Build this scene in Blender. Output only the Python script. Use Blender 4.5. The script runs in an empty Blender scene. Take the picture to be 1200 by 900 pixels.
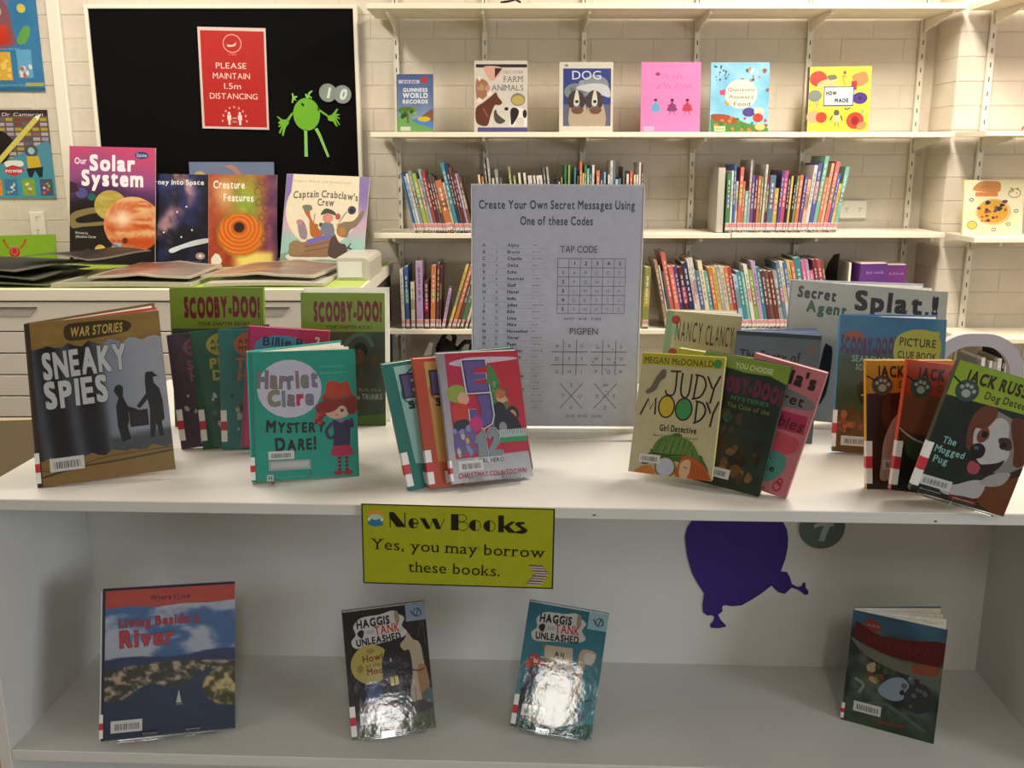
import bpy, math, random
import numpy as np
from mathutils import Matrix, Vector
from mathutils.geometry import tessellate_polygon
random.seed(7)
S = bpy.context.scene
COL = S.collection

# ------------------------------------------------------------------ camera, world, lights, exposure
cam_data = bpy.data.cameras.new('camera')
cam_data.sensor_width = 36.0
cam_data.lens = 36.0 * 1120 / 1200
cam_data.clip_start = 0.05
cam = bpy.data.objects.new('camera', cam_data)
cam.location = (0, 0, 1.36)
cam.rotation_euler = (math.radians(90 - 13.3), 0, 0)
COL.objects.link(cam)
S.camera = cam
S.view_settings.view_transform = 'Standard'
S.view_settings.look = 'None'
S.view_settings.exposure = 0.0
S.view_settings.gamma = 1.0
S.view_settings.use_curve_mapping = False

world = bpy.data.worlds.new('world')
world.use_nodes = True
world.node_tree.nodes['Background'].inputs[0].default_value = (0.75, 0.85, 1.0, 1)
world.node_tree.nodes['Background'].inputs[1].default_value = 0.9
S.world = world


def area(name, loc, size, rot, power, color, spread=180):
    d = bpy.data.lights.new(name, 'AREA')
    d.shape = 'RECTANGLE'
    d.size, d.size_y = size
    d.energy = power
    d.color = color
    d.spread = math.radians(spread)
    o = bpy.data.objects.new(name, d)
    o.location = loc
    o.rotation_euler = rot
    COL.objects.link(o)
    return o


WARM = (1.0, 0.905, 0.80)
# ceiling lamps of the room: (x, y, watts); the fittings are built further down at the same places
LAMPS = [(-1.35, 2.55, 44), (1.15, 2.55, 66), (2.35, 2.85, 42), (0.3, -1.6, 20), (-2.3, 0.3, 5.0)]
for lx, ly, pw in LAMPS:
    area('lamp_light', (lx, ly, 2.70), (0.28, 1.15), (0, 0, 0), pw, WARM if ly > 1 else (1.0, 0.96, 0.92))
# daylight: the window in the right-hand wall; two small unseen lights added behind the camera for cover glare
area('window_light', (3.42, -1.2, 1.45), (1.7, 1.1), (math.radians(90), 0, math.radians(90)), 78, (0.76, 0.86, 1.0))
area('glare_light', (1.28, -4.42, 1.55), (0.24, 0.30), (math.radians(90), 0, 0), 4.6, (1.0, 0.97, 0.9))
area('glare_light', (-1.14, -4.42, 1.68), (0.30, 0.42), (math.radians(90), 0, 0), 6.5, (1.0, 0.97, 0.9))


# ------------------------------------------------------------------ helpers
def lin(c):
    if isinstance(c, str):
        c = c.lstrip('#')
        if len(c) == 3:
            c = ''.join(k * 2 for k in c)
        c = [int(c[i:i + 2], 16) / 255 for i in (0, 2, 4)]
        return tuple((v / 12.92 if v <= 0.04045 else ((v + 0.055) / 1.055) ** 2.4) for v in c)
    return tuple(c[:3])


def lin_arr(a):
    a = np.clip(a, 0, 1)
    return np.where(a <= 0.04045, a / 12.92, ((a + 0.055) / 1.055) ** 2.4)


MATS = {}


def mat(name, color=None, rough=0.5, spec=0.5, metal=0.0, noise=0.0, nscale=12, bump=0.0, bscale=40, attr=False, coat=0.0, trans=0.0, emit=0.0, gain=1.0):
    if name in MATS:
        return MATS[name]
    m = bpy.data.materials.new(name)
    m.use_nodes = True
    nt = m.node_tree
    b = nt.nodes['Principled BSDF']
    b.inputs['Roughness'].default_value = rough
    b.inputs['Specular IOR Level'].default_value = spec
    b.inputs['Metallic'].default_value = metal
    b.inputs['Coat Weight'].default_value = coat
    b.inputs['Coat Roughness'].default_value = 0.08
    b.inputs['Transmission Weight'].default_value = trans
    src = None
    if attr:
        a = nt.nodes.new('ShaderNodeAttribute')
        a.attribute_name = 'Col'
        src = a.outputs['Color']
    else:
        r = nt.nodes.new('ShaderNodeRGB')
        r.outputs[0].default_value = (*lin(color), 1)
        src = r.outputs[0]
    tc = nt.nodes.new('ShaderNodeTexCoord')
    if noise > 0:
        n = nt.nodes.new('ShaderNodeTexNoise')
        n.inputs['Scale'].default_value = nscale
        n.inputs['Detail'].default_value = 5
        nt.links.new(tc.outputs['Object'], n.inputs['Vector'])
        mr = nt.nodes.new('ShaderNodeMapRange')
        mr.inputs['From Min'].default_value = 0.3
        mr.inputs['From Max'].default_value = 0.7
        mr.inputs['To Min'].default_value = 1 - noise
        mr.inputs['To Max'].default_value = 1 + noise * 0.5
        nt.links.new(n.outputs['Fac'], mr.inputs['Value'])
        mx = nt.nodes.new('ShaderNodeVectorMath')
        mx.operation = 'SCALE'
        nt.links.new(src, mx.inputs[0])
        nt.links.new(mr.outputs['Result'], mx.inputs['Scale'])
        src = mx.outputs[0]
    if gain != 1.0:
        gx = nt.nodes.new('ShaderNodeVectorMath')
        gx.operation = 'SCALE'
        gx.inputs['Scale'].default_value = gain
        nt.links.new(src, gx.inputs[0])
        src = gx.outputs[0]
    nt.links.new(src, b.inputs['Base Color'])
    if emit > 0:
        nt.links.new(src, b.inputs['Emission Color'])
        b.inputs['Emission Strength'].default_value = emit
    if bump > 0:
        n2 = nt.nodes.new('ShaderNodeTexNoise')
        n2.inputs['Scale'].default_value = bscale
        n2.inputs['Detail'].default_value = 4
        nt.links.new(tc.outputs['Object'], n2.inputs['Vector'])
        bp = nt.nodes.new('ShaderNodeBump')
        bp.inputs['Strength'].default_value = bump
        bp.inputs['Distance'].default_value = 0.01
        nt.links.new(n2.outputs['Fac'], bp.inputs['Height'])
        nt.links.new(bp.outputs['Normal'], b.inputs['Normal'])
    MATS[name] = m
    return m


PRINT = mat('printed_laminate', attr=True, rough=0.3, spec=0.4, noise=0.06, nscale=60, bump=0.05, bscale=25)
FILM = mat('printed_gloss_film', attr=True, rough=0.07, spec=0.6, gain=0.8, noise=0.06, nscale=60, bump=0.05, bscale=22)
WCOV = mat('printed_wall_cover', attr=True, rough=0.35, spec=0.35, noise=0.05, nscale=60, gain=0.80)
SHADED = mat('printed_shaded', attr=True, rough=0.3, spec=0.4, noise=0.06, nscale=60, bump=0.05, bscale=25, gain=0.70)  # laminate print darkened, shade of the front covers put into the colour
PAPER = mat('printed_paper', attr=True, rough=0.6, spec=0.25, noise=0.04, nscale=30)
BOARD = mat('book_cover_board', attr=True, rough=0.3, spec=0.45, noise=0.05, nscale=50)
PAGES = mat('page_paper', '#f0eadc', rough=0.8, spec=0.1, noise=0.12, nscale=220)
WHITEP = mat('white_laminate', '#cfcdc6', rough=0.36, spec=0.4, noise=0.05, nscale=5, bump=0.03, bscale=120)
SHELFW = mat('shelf_white', '#e4dcc4', rough=0.45, noise=0.05, nscale=6)
WALLM = mat('painted_brick', '#d3c9b8', rough=0.7, spec=0.25, noise=0.07, nscale=9, bump=0.25, bscale=45)
METALW = mat('white_enamel', '#e2dccb', rough=0.35)
DARK = mat('dark_void', '#15130f', rough=0.8)
BLACK = mat('black_felt', '#0b0a0a', rough=0.95, spec=0.1, noise=0.2, nscale=80)
ACRYL = mat('clear_acrylic', '#f4f7f7', rough=0.04, trans=1.0)
RED = mat('red_label', attr=True, rough=0.4)


class MB:
    """collects shapes with a colour each; build() links them as one mesh"""

    def __init__(self):
        self.v, self.f, self.c = [], [], []

    def add(self, verts, faces, col=(0.8, 0.8, 0.8), M=None):
        n = len(self.v)
        for p in verts:
            self.v.append(tuple(M @ Vector(p)) if M is not None else tuple(p))
        if col and isinstance(col[0], (tuple, list, np.ndarray)):
            self.c += [tuple(k[:3]) for k in col]
        else:
            self.c += [lin(col)] * len(verts)
        self.f += [tuple(n + i for i in f) for f in faces]

    def box(self, x0, x1, y0, y1, z0, z1, col=(0.8, 0.8, 0.8), M=None):
        v = [(x0, y0, z0), (x1, y0, z0), (x1, y1, z0), (x0, y1, z0), (x0, y0, z1), (x1, y0, z1), (x1, y1, z1), (x0, y1, z1)]
        self.add(v, [(0, 3, 2, 1), (4, 5, 6, 7), (0, 1, 5, 4), (1, 2, 6, 5), (2, 3, 7, 6), (3, 0, 4, 7)], col, M)

    def bbox(self, x0, x1, y0, y1, z0, z1, b=0.002, col=(0.8, 0.8, 0.8), M=None):
        """box with chamfered front (y0) edges"""
        v = [(x0, y0 + b, z0), (x1, y0 + b, z0), (x1, y0 + b, z1), (x0, y0 + b, z1),
             (x0 + b, y0, z0 + b), (x1 - b, y0, z0 + b), (x1 - b, y0, z1 - b), (x0 + b, y0, z1 - b),
             (x0, y1, z0), (x1, y1, z0), (x1, y1, z1), (x0, y1, z1)]
        f = [(4, 5, 6, 7), (0, 1, 5, 4), (1, 2, 6, 5), (2, 3, 7, 6), (3, 0, 4, 7), (8, 9, 1, 0), (9, 10, 2, 1), (10, 11, 3, 2), (11, 8, 0, 3), (9, 8, 11, 10)]
        self.add(v, f, col, M)

    def prism(self, pts, d0, d1, plane='xz', col=(0.8, 0.8, 0.8), M=None):
        """extrude the 2D outline pts; plane xz extrudes along y, xy along z, yz along x"""
        def mk(a, b, d):
            return {'xz': (a, d, b), 'xy': (a, b, d), 'yz': (d, a, b)}[plane]
        n = len(pts)
        v = [mk(a, b, d0) for a, b in pts] + [mk(a, b, d1) for a, b in pts]
        tr = tessellate_polygon([[Vector((a, b, 0)) for a, b in pts]])
        f = [tuple(t) for t in tr] + [tuple(n + i for i in reversed(t)) for t in tr]
        f += [(i, (i + 1) % n, n + (i + 1) % n, n + i) for i in range(n)]
        self.add(v, f, col, M)

    def cyl(self, p0, p1, r0, r1=None, n=10, col=(0.8, 0.8, 0.8)):
        r1 = r0 if r1 is None else r1
        p0, p1 = Vector(p0), Vector(p1)
        d = (p1 - p0).normalized()
        a = d.orthogonal().normalized()
        b = d.cross(a)
        v = []
        for p, r in ((p0, r0), (p1, r1)):
            for i in range(n):
                t = 2 * math.pi * i / n
                v.append(p + a * math.cos(t) * r + b * math.sin(t) * r)
        f = [(i, (i + 1) % n, n + (i + 1) % n, n + i) for i in range(n)] + [tuple(range(n))[::-1], tuple(range(n, 2 * n))]
        self.add(v, f, col)

    def tube(self, pts, r, n=8, col=(0.8, 0.8, 0.8)):
        for a, b in zip(pts, pts[1:]):
            self.cyl(a, b, r, r, n, col)

    def mesh(self, name, material):
        me = bpy.data.meshes.new(name)
        me.from_pydata(self.v, [], self.f)
        me.materials.append(material)
        a = me.color_attributes.new('Col', 'FLOAT_COLOR', 'POINT')
        arr = np.ones((len(self.v), 4), dtype=np.float32)
        if self.v:
            arr[:, :3] = np.array(self.c, dtype=np.float32)
        a.data.foreach_set('color', arr.ravel())
        me.update()
        return me

    def build(self, name, material, parent=None, fix=True, smooth=False):
        me = self.mesh(name, material)
        if fix:
            import bmesh
            bm = bmesh.new()
            bm.from_mesh(me)
            bmesh.ops.recalc_face_normals(bm, faces=bm.faces)
            bm.to_mesh(me)
            bm.free()
        if smooth:
            me.polygons.foreach_set('use_smooth', [True] * len(me.polygons))
        o = bpy.data.objects.new(name, me)
        COL.objects.link(o)
        if parent:
            o.parent = parent
        return o


def empty(name, loc=(0, 0, 0), M=None):
    o = bpy.data.objects.new(name, None)
    o.empty_display_size = 0.05
    COL.objects.link(o)
    if M is not None:
        o.matrix_world = M
    else:
        o.location = loc
    return o


def tag(o, label=None, cat=None, group=None, kind=None):
    if label:
        o['label'] = label
    if cat:
        o['category'] = cat
    if group:
        o['group'] = group
    if kind:
        o['kind'] = kind
    return o


def struct(o):
    o['kind'] = 'structure'
    return o


def rotm(yaw, lean=0, roll=0, loc=(0, 0, 0)):
    r = math.radians
    return Matrix.Translation(loc) @ Matrix.Rotation(r(yaw), 4, 'Z') @ Matrix.Rotation(-r(lean), 4, 'X') @ Matrix.Rotation(r(roll), 4, 'Y')


# ------------------------------------------------------------------ the room
mb = MB(); mb.box(-3.4, 3.6, -4.6, 4.0, -0.05, 0.0)
struct(mb.build('floor', mat('brown_vinyl_floor', '#6e5f4e', rough=0.45, noise=0.15, nscale=4)))
mb = MB(); mb.box(-3.4, 3.6, -4.6, 4.0, 2.80, 2.86)
struct(mb.build('ceiling', mat('ceiling_white', '#ddd8cc', rough=0.9)))
mb = MB(); mb.box(-3.4, -3.3, -4.6, 4.0, 0, 2.8)
struct(mb.build('wall_left', mat('plain_wall', '#cdc3b0', rough=0.8, noise=0.05, nscale=3)))
mb = MB(); mb.box(3.5, 3.6, -4.6, 4.0, 0, 2.8)
struct(mb.build('wall_right', MATS['plain_wall']))
mb = MB()
mb.box(-3.4, 3.6, -4.6, -4.5, 0, 1.30); mb.box(-3.4, 3.6, -4.6, -4.5, 1.98, 2.8)
for a, b in ((-3.4, -1.40), (-0.88, 1.08), (1.48, 3.6)):
    mb.box(a, b, -4.6, -4.5, 1.30, 1.98)
struct(mb.build('wall_rear', MATS['plain_wall']))
for i, (a, b) in enumerate(((1.08, 1.48), (-1.40, -0.88)), 1):  # added openings that frame the unseen glare lights
    mb = MB()
    for q in ((a, a + .04, 1.30, 1.98), (b - .04, b, 1.30, 1.98), (a, b, 1.30, 1.34), (a, b, 1.94, 1.98)):
        mb.box(q[0], q[1], -4.58, -4.49, q[2], q[3])
    struct(mb.build('window_%d' % i, METALW))
mb = MB()
for q in ((-2.1, -2.04, .86, 2.04), (-.36, -.3, .86, 2.04), (-2.1, -.3, .86, .92), (-2.1, -.3, 1.98, 2.04), (-1.23, -1.17, .86, 2.04)):
    mb.box(3.46, 3.505, q[0], q[1], q[2], q[3])
struct(mb.build('window_3', METALW))

BW, BH, MJ = 0.237, 0.0828, 0.0032     # painted brick: length, height, joint
WY = 3.87


def brick_mesh(w, h=BH):
    m = MB()
    b = 0.0011
    x0, x1, z0, z1 = -w / 2, w / 2, -h / 2, h / 2
    v = [(x0, 0.012, z0), (x1, 0.012, z0), (x1, 0.012, z1), (x0, 0.012, z1), (x0, 0.0016, z0), (x1, 0.0016, z0), (x1, 0.0016, z1), (x0, 0.0016, z1),
         (x0 + b, 0, z0 + b), (x1 - b, 0, z0 + b), (x1 - b, 0, z1 - b), (x0 + b, 0, z1 - b)]
    f = [(8, 9, 10, 11), (4, 5, 9, 8), (5, 6, 10, 9), (6, 7, 11, 10), (7, 4, 8, 11), (0, 1, 5, 4), (1, 2, 6, 5), (2, 3, 7, 6), (3, 0, 4, 7)]
    m.add(v, f)
    return m


BRICKS = {}


def brick(parent, x0, x1, z, y, rot=0):
    w = round(x1 - x0, 3)
    if w < 0.03:
        return
    if w not in BRICKS:
        me = brick_mesh(w).mesh('brick', WALLM)
        BRICKS[w] = me
    o = bpy.data.objects.new('brick', BRICKS[w])
    COL.objects.link(o)
    o.parent = parent
    o.location = (*((x0 + x1) / 2, y + random.uniform(-.0006, .0004)), z) if rot == 0 else (y, (x0 + x1) / 2, z)
    if rot:
        o.rotation_euler = (0, 0, rot)


mb = MB()
mb.box(-3.4, 1.63, WY, WY + 0.12, 0, 2.8)
wall = struct(mb.build('wall_back', WALLM))
stuff = MB()
r = 0
z = BH / 2
while z < 2.8:
    off = 0 if r % 2 == 0 else -(BW + MJ) / 2
    x = -3.3 + off
    while x < 1.60:
        a, b = max(x, -3.3), min(x + BW, 1.605)
        if b - a > 0.03:
            seen = 0.62 < z < 1.97 and -2.15 < x < 1.62
            if -1.58 < a and b < -0.62 and 0.98 < z < 1.88:
                pass                                  # behind the black notice board
            elif seen:
                brick(wall, a, b, z, WY - 0.0022)
            else:
                m = brick_mesh(b - a)
                stuff.add(m.v, m.f, (0.8, 0.8, 0.8), Matrix.Translation(((a + b) / 2, WY - 0.0016, z)))
        x += BW + MJ
    z += BH + MJ
    r += 1
o = stuff.build('brick_courses', WALLM, wall); o['kind'] = 'stuff'

# the pier that stands forward at the right
PX, PY = 1.628, 3.66
mb = MB(); mb.box(PX, 3.5, PY, 3.99, 0, 2.8)
pier = struct(mb.build('wall_pier', WALLM))
stuff = MB()
z = BH / 2; r = 0
while z < 2.8:
    x = PX + 0.001
    k = 0
    while x < 3.4:
        w = BW if not (k == 0 and r % 2) else (BW - MJ) / 2
        if 0.62 < z < 1.97 and x < 2.35:
            brick(pier, x, x + w, z, PY - 0.0022)
        else:
            m = brick_mesh(w)
            stuff.add(m.v, m.f, (0.8, 0.8, 0.8), Matrix.Translation((x + w / 2, PY - 0.0016, z)))
        x += w + MJ; k += 1
    if 0.62 < z < 1.97:
        brick(pier, PY + 0.003, WY - 0.012, z, PX - 0.0016, rot=-math.pi / 2)
    z += BH + MJ; r += 1
o = stuff.build('brick_courses', WALLM, pier); o['kind'] = 'stuff'

mb = MB(); mb.box(-3.3, -0.5, 3.855, 3.866, 0, 0.10)
struct(mb.build('baseboard_back', METALW))

# ceiling lamps (above the frame)
for i, (lx, ly, pw) in enumerate(LAMPS):
    t = empty('ceiling_light', (lx, ly, 2.72))
    m = MB(); m.box(-0.17, 0.17, -0.62, 0.62, 0.0, 0.08); m.build('lamp_housing', METALW, t)
    m = MB(); m.box(-0.15, 0.15, -0.6, 0.6, -0.008, -0.001)
    m.build('diffuser', mat('lamp_diffuser', '#fff3dc', rough=0.6, emit=3.0), t)
    tag(t, ['long ceiling lamp above the drawer cabinet', 'long ceiling lamp above the wall shelves', 'long ceiling lamp nearest the brick pier',
            'long ceiling lamp behind the camera', 'long ceiling lamp by the left wall'][i], 'lamp')

# ------------------------------------------------------------------ lettering and print
GLY = {}
_chars = "ABCDEFGHIJKLMNOPQRSTUVWXYZabcdefghijklmnopqrstuvwxyz0123456789!?.,:;'-&/()=+<>*"
BOLDS = (0.0, 0.02, 0.04, 0.058)


def load_glyphs():
    cs = bpy.data.collections.new('tmp')
    S.collection.children.link(cs)
    obs = []
    for bi, b in enumerate(BOLDS):
        for ch in _chars:
            c = bpy.data.curves.new('t', 'FONT')
            c.body = ch; c.size = 1.0; c.resolution_u = 3; c.fill_mode = 'FRONT'
            o = bpy.data.objects.new('t', c); cs.objects.link(o); obs.append((bi, ch, o))
    bpy.context.view_layer.update()
    dg = bpy.context.evaluated_depsgraph_get()
    cap = 0.7
    base = {}
    for bi, ch, o in obs:
        me = bpy.data.meshes.new_from_object(o.evaluated_get(dg))
        v = [(p.co.x, p.co.y) for p in me.vertices]
        f = [tuple(p.vertices) for p in me.polygons]
        if bi:                               # thicken by shifted copies; outlining folds some letters over themselves
            d_ = BOLDS[bi]
            n_ = len(v)
            v0, f0 = base[ch]
            v = [(x + dx, y + dy) for dx, dy in ((-d_, -d_), (d_, -d_), (d_, d_), (-d_, d_), (0, 0)) for x, y in v0]
            f = [tuple(i + k * len(v0) for i in q) for k in range(5) for q in f0]
        elif bi == 0:
            base[ch] = (v, f)
        x0 = min(p[0] for p in v); x1 = max(p[0] for p in v)
        GLY[(bi, ch)] = (v, f, x0, x1)
        if bi == 0 and ch == 'H':
            cap = max(p[1] for p in v)
        bpy.data.meshes.remove(me)
    for bi, ch, o in obs:
        c = o.data
        bpy.data.objects.remove(o); bpy.data.curves.remove(c)
    S.collection.children.unlink(cs); bpy.data.collections.remove(cs)
    return cap


CAP = load_glyphs()
SERIF_B = set("AFHIKMNPRTXYfhiklmnprx1")
SERIF_T = set("HIKMNUVWXYvwxyuijnmrp")


def vnoise(U, V, sc, seed, oct=4):
    rs = np.random.RandomState(seed)
    tot = np.zeros_like(U); amp = 1; s = 0
    for k in range(oct):
        G = rs.rand(64, 64)
        x = U * sc * 2 ** k; y = V * sc * 2 ** k
        xi = np.floor(x).astype(int); yi = np.floor(y).astype(int)
        fx = x - xi; fy = y - yi
        fx = fx * fx * (3 - 2 * fx); fy = fy * fy * (3 - 2 * fy)
        g = lambda a, b: G[a % 64, b % 64]
        tot += amp * ((g(xi, yi) * (1 - fx) + g(xi + 1, yi) * fx) * (1 - fy) + (g(xi, yi + 1) * (1 - fx) + g(xi + 1, yi + 1) * fx) * fy)
        s += amp; amp *= 0.55
    return tot / s


def mixc(a, b, t):
    t = np.clip(t, 0, 1)[..., None]
    return np.array(a) * (1 - t) + np.array(b) * t


def hx(c):
    c = c.lstrip('#')
    if len(c) == 3:
        c = ''.join(k * 2 for k in c)
    return np.array([int(c[i:i + 2], 16) / 255 for i in (0, 2, 4)])


def sm(a, b, x):
    t = np.clip((x - a) / (b - a), 0, 1)
    return t * t * (3 - 2 * t)


def catmull(P, n=5, closed=True):
    out = []
    m = len(P)
    for i in range(m if closed else m - 1):
        if closed:
            p0, p1, p2, p3 = P[(i - 1) % m], P[i], P[(i + 1) % m], P[(i + 2) % m]
        else:
            p0, p1, p2, p3 = P[max(i - 1, 0)], P[i], P[i + 1], P[min(i + 2, m - 1)]
        for k in range(n):
            t = k / n
            out.append(tuple(0.5 * (2 * p1[j] + (p2[j] - p0[j]) * t + (2 * p0[j] - 5 * p1[j] + 4 * p2[j] - p3[j]) * t * t + (3 * p1[j] - p0[j] - 3 * p2[j] + p3[j]) * t ** 3) for j in (0, 1)))
    if not closed:
        out.append(P[-1])
    return out


class Art:
    """flat print; x and y run 0..100 over the sheet, y downward; every call lies one ink layer above the last"""

    def __init__(self, W, H, step=1.6e-5, y0=-2e-4):
        self.W, self.H, self.m, self.l, self.step, self.y0 = W, H, MB(), 0, step, y0

    def _y(self):
        self.l += 1
        return self.y0 - self.l * self.step

    def X(self, x): return x / 100 * self.W
    def Z(self, y): return (1 - y / 100) * self.H

    def r(self, x0, y0, x1, y1, c, c2=None, cr=None):
        y = self._y()
        v = [(self.X(x0), y, self.Z(y0)), (self.X(x1), y, self.Z(y0)), (self.X(x1), y, self.Z(y1)), (self.X(x0), y, self.Z(y1))]
        a, b = lin(c), lin(c2 or c)
        self.m.add(v, [(0, 3, 2, 1)], [a, a, b, b])
        return self

    def grid(self, nx, ny, fn, x0=0, y0=0, x1=100, y1=100):
        y = self._y()
        U, V = np.meshgrid(np.linspace(0, 1, nx + 1), np.linspace(0, 1, ny + 1))
        C = lin_arr(fn(U, V)).reshape(-1, 3)
        v = [(self.X(x0 + (x1 - x0) * u), y, self.Z(y0 + (y1 - y0) * w)) for u, w in zip(U.ravel(), V.ravel())]
        f = []
        for j in range(ny):
            for i in range(nx):
                a = j * (nx + 1) + i
                f.append((a, a + nx + 1, a + nx + 2, a + 1))
        self.m.add(v, f, [tuple(k) for k in C])
        return self

    def disc(self, cx, cy, rx, ry, fn, n=28, rings=10, rot=0):
        y = self._y()
        us, vs = [0.0], [0.0]
        for k in range(1, rings + 1):
            for i in range(n):
                t = 2 * math.pi * i / n
                us.append(math.cos(t) * k / rings); vs.append(math.sin(t) * k / rings)
        U, V = np.array(us), np.array(vs)
        C = lin_arr(fn(U, V))
        ca, sa = math.cos(math.radians(rot)), math.sin(math.radians(rot))
        Rx, Ry = rx / 100 * self.W, ry / 100 * self.H
        v = []
        for u, w in zip(us, vs):
            a, b = u * Rx, -w * Ry
            v.append((self.X(cx) + a * ca - b * sa, y, self.Z(cy) + a * sa + b * ca))
        f = [(0, 1 + i, 1 + (i + 1) % n) for i in range(n)]
        for k in range(rings - 1):
            b = 1 + k * n
            f += [(b + i, b + n + i, b + n + (i + 1) % n, b + (i + 1) % n) for i in range(n)]
        self.m.add(v, f, [tuple(k) for k in C])
        return self

    def p(self, pts, c, s=0, c2=None):
        if s:
            pts = catmull(pts, s)
        y = self._y()
        tr = tessellate_polygon([[Vector((a, b, 0)) for a, b in pts]])
        v = [(self.X(a), y, self.Z(b)) for a, b in pts]
        col = c
        if c2:
            ys = [b for a, b in pts]; lo, hi = min(ys), max(ys) + 1e-6
            A_, B_ = np.array(lin(c)), np.array(lin(c2))
            col = [tuple(A_ + (B_ - A_) * ((b - lo) / (hi - lo))) for a, b in pts]
        self.m.add(v, [tuple(t) for t in tr], col)
        return self

    def e(self, cx, cy, rx, ry, c, n=22, rot=0):
        ca, sa = math.cos(math.radians(rot)), math.sin(math.radians(rot))
        y = self._y()
        v = []
        for i in range(n):
            t = 2 * math.pi * i / n
            a, b = math.cos(t) * rx / 100 * self.W, math.sin(t) * ry / 100 * self.H
            v.append((self.X(cx) + a * ca - b * sa, y, self.Z(cy) + a * sa + b * ca))
        self.m.add(v, [tuple(range(n))], c)
        return self

    def ring(self, cx, cy, rx, ry, w, c, n=26):
        y = self._y()
        v = []
        ww = w / 100 * self.W
        for k in (0, 1):
            for i in range(n):
                t = 2 * math.pi * i / n
                v.append((self.X(cx) + math.cos(t) * (rx / 100 * self.W - k * ww), y, self.Z(cy) + math.sin(t) * (ry / 100 * self.H - k * ww)))
        self.m.add(v, [(i, (i + 1) % n, n + (i + 1) % n, n + i) for i in range(n)], c)
        return self

    def s(self, pts, w, c, sm_=0, w2=None):
        """stroke; w is the pen width in % of the sheet width"""
        if sm_:
            pts = catmull(pts, sm_, False)
        P = [Vector((self.X(a), self.Z(b))) for a, b in pts]
        n = len(P)
        y = self._y()
        v = []
        for i in range(n):
            d = (P[min(i + 1, n - 1)] - P[max(i - 1, 0)])
            d = d.normalized() if d.length > 0 else Vector((1, 0))
            nn = Vector((-d.y, d.x))
            ww = w + ((w2 - w) * i / (n - 1) if w2 is not None else 0)
            h = ww / 200 * self.W
            v += [(P[i].x + nn.x * h, y, P[i].y + nn.y * h), (P[i].x - nn.x * h, y, P[i].y - nn.y * h)]
        self.m.add(v, [(2 * i, 2 * i + 1, 2 * i + 3, 2 * i + 2) for i in range(n - 1)], c)
        return self

    def t(self, s, x, y, h, c, w=None, b=0, sl=0, rot=0, al='c', serif=False, ol=None, jit=0, arc=0, sp=0.10, caps=None, seed=1):
        """lettering: baseline point x,y; h is the cap height in % of the sheet height; w fits the width in % of the sheet width"""
        hm = h / 100 * self.H
        k = hm / CAP
        rs = random.Random(seed + len(s))
        gl = []
        cur = 0.0
        for ch in s:
            if ch == ' ':
                cur += 0.30; gl.append(None); continue
            g = GLY.get((b, ch)) or GLY[(b, 'o')]
            sc = caps if (caps and ch.isupper() and gl and gl[-1] is not None) else 1.0
            gl.append((ch, cur, sc)); cur += (g[3] - g[2]) * sc + sp
        tot = (cur - sp) * k
        kx = k
        if w:
            kx = k * (w / 100 * self.W) / max(tot, 1e-6)
            tot = w / 100 * self.W
        ox = {'c': -tot / 2, 'l': 0, 'r': -tot}[al]
        ca, sa = math.cos(math.radians(rot)), math.sin(math.radians(rot))
        passes = []
        if ol:
            passes.append((ol[0], ol[1]))
        passes.append((b, c))
        jits = [(rs.uniform(-1, 1), rs.uniform(-1, 1)) for _ in s]
        for bi, cc in passes:
            yy = self._y()
            for gi, g in enumerate(gl):
                if g is None:
                    continue
                ch, cx, sc = g
                vv, ff, gx0, gx1 = GLY.get((bi, ch)) or GLY[(bi, 'o')]
                b0 = GLY.get((b, ch)) or GLY[(b, 'o')]
                jr = math.radians(jits[gi][0] * 8 * jit); jy = jits[gi][1] * 0.06 * jit * hm
                mid = (gx0 + gx1) / 2
                extra = []
                if serif:
                    extra = self._serif(ch, vv, gx0, gx1)
                V3, F3 = [], []
                def put(px, py):
                    lx = (px - mid) * sc; ly = py * sc
                    qx = lx * math.cos(jr) - ly * math.sin(jr); qy = lx * math.sin(jr) + ly * math.cos(jr)
                    X = (qx + (mid - b0[2]) * sc + cx) * kx + ox + sl * qy * k
                    Y = qy * k + jy
                    if arc:
                        u = X / max(tot / 2, 1e-6)
                        Y += -arc / 100 * self.H * u * u
                    return (self.X(x) + X * ca - Y * sa, yy, self.Z(y) + X * sa + Y * ca)
                V3 = [put(px, py) for px, py in vv]
                if bi:                       # the shifted copies of a thick letter lie a hair apart
                    nb = len(vv) // 5
                    V3 = [(q[0], q[1] - 2.6e-6 * (i // nb), q[2]) for i, q in enumerate(V3)]
                F3 = list(ff)
                for (a0, b0_, a1, b1) in extra:
                    n = len(V3)
                    V3 += [put(a0, b0_), put(a1, b0_), put(a1, b1), put(a0, b1)]
                    F3.append((n, n + 1, n + 2, n + 3))
                col = cc[gi % len(cc)] if isinstance(cc, list) else cc
                self.m.add(V3, F3, col)
        return self

    def _serif(self, ch, vv, gx0, gx1):
        out = []
        def runs(yv):
            xs = sorted(p[0] for p in vv if abs(p[1] - yv) < 0.012)
            rr = []
            for a in xs:
                if rr and a - rr[-1][1] < 0.16:
                    rr[-1][1] = a
                else:
                    rr.append([a, a])
            return [q for q in rr if q[1] - q[0] > 0.01]
        e = 0.085
        if ch in SERIF_B:
            for a, b in runs(0.0):
                out.append((a - e, 0.0, b + e, 0.042))
        if ch in SERIF_T:
            top = max(p[1] for p in vv)
            for a, b in runs(top):
                out.append((a - e, top - 0.042, b + (0 if ch in 'nmrpuij' else e), top))
        return out

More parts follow.
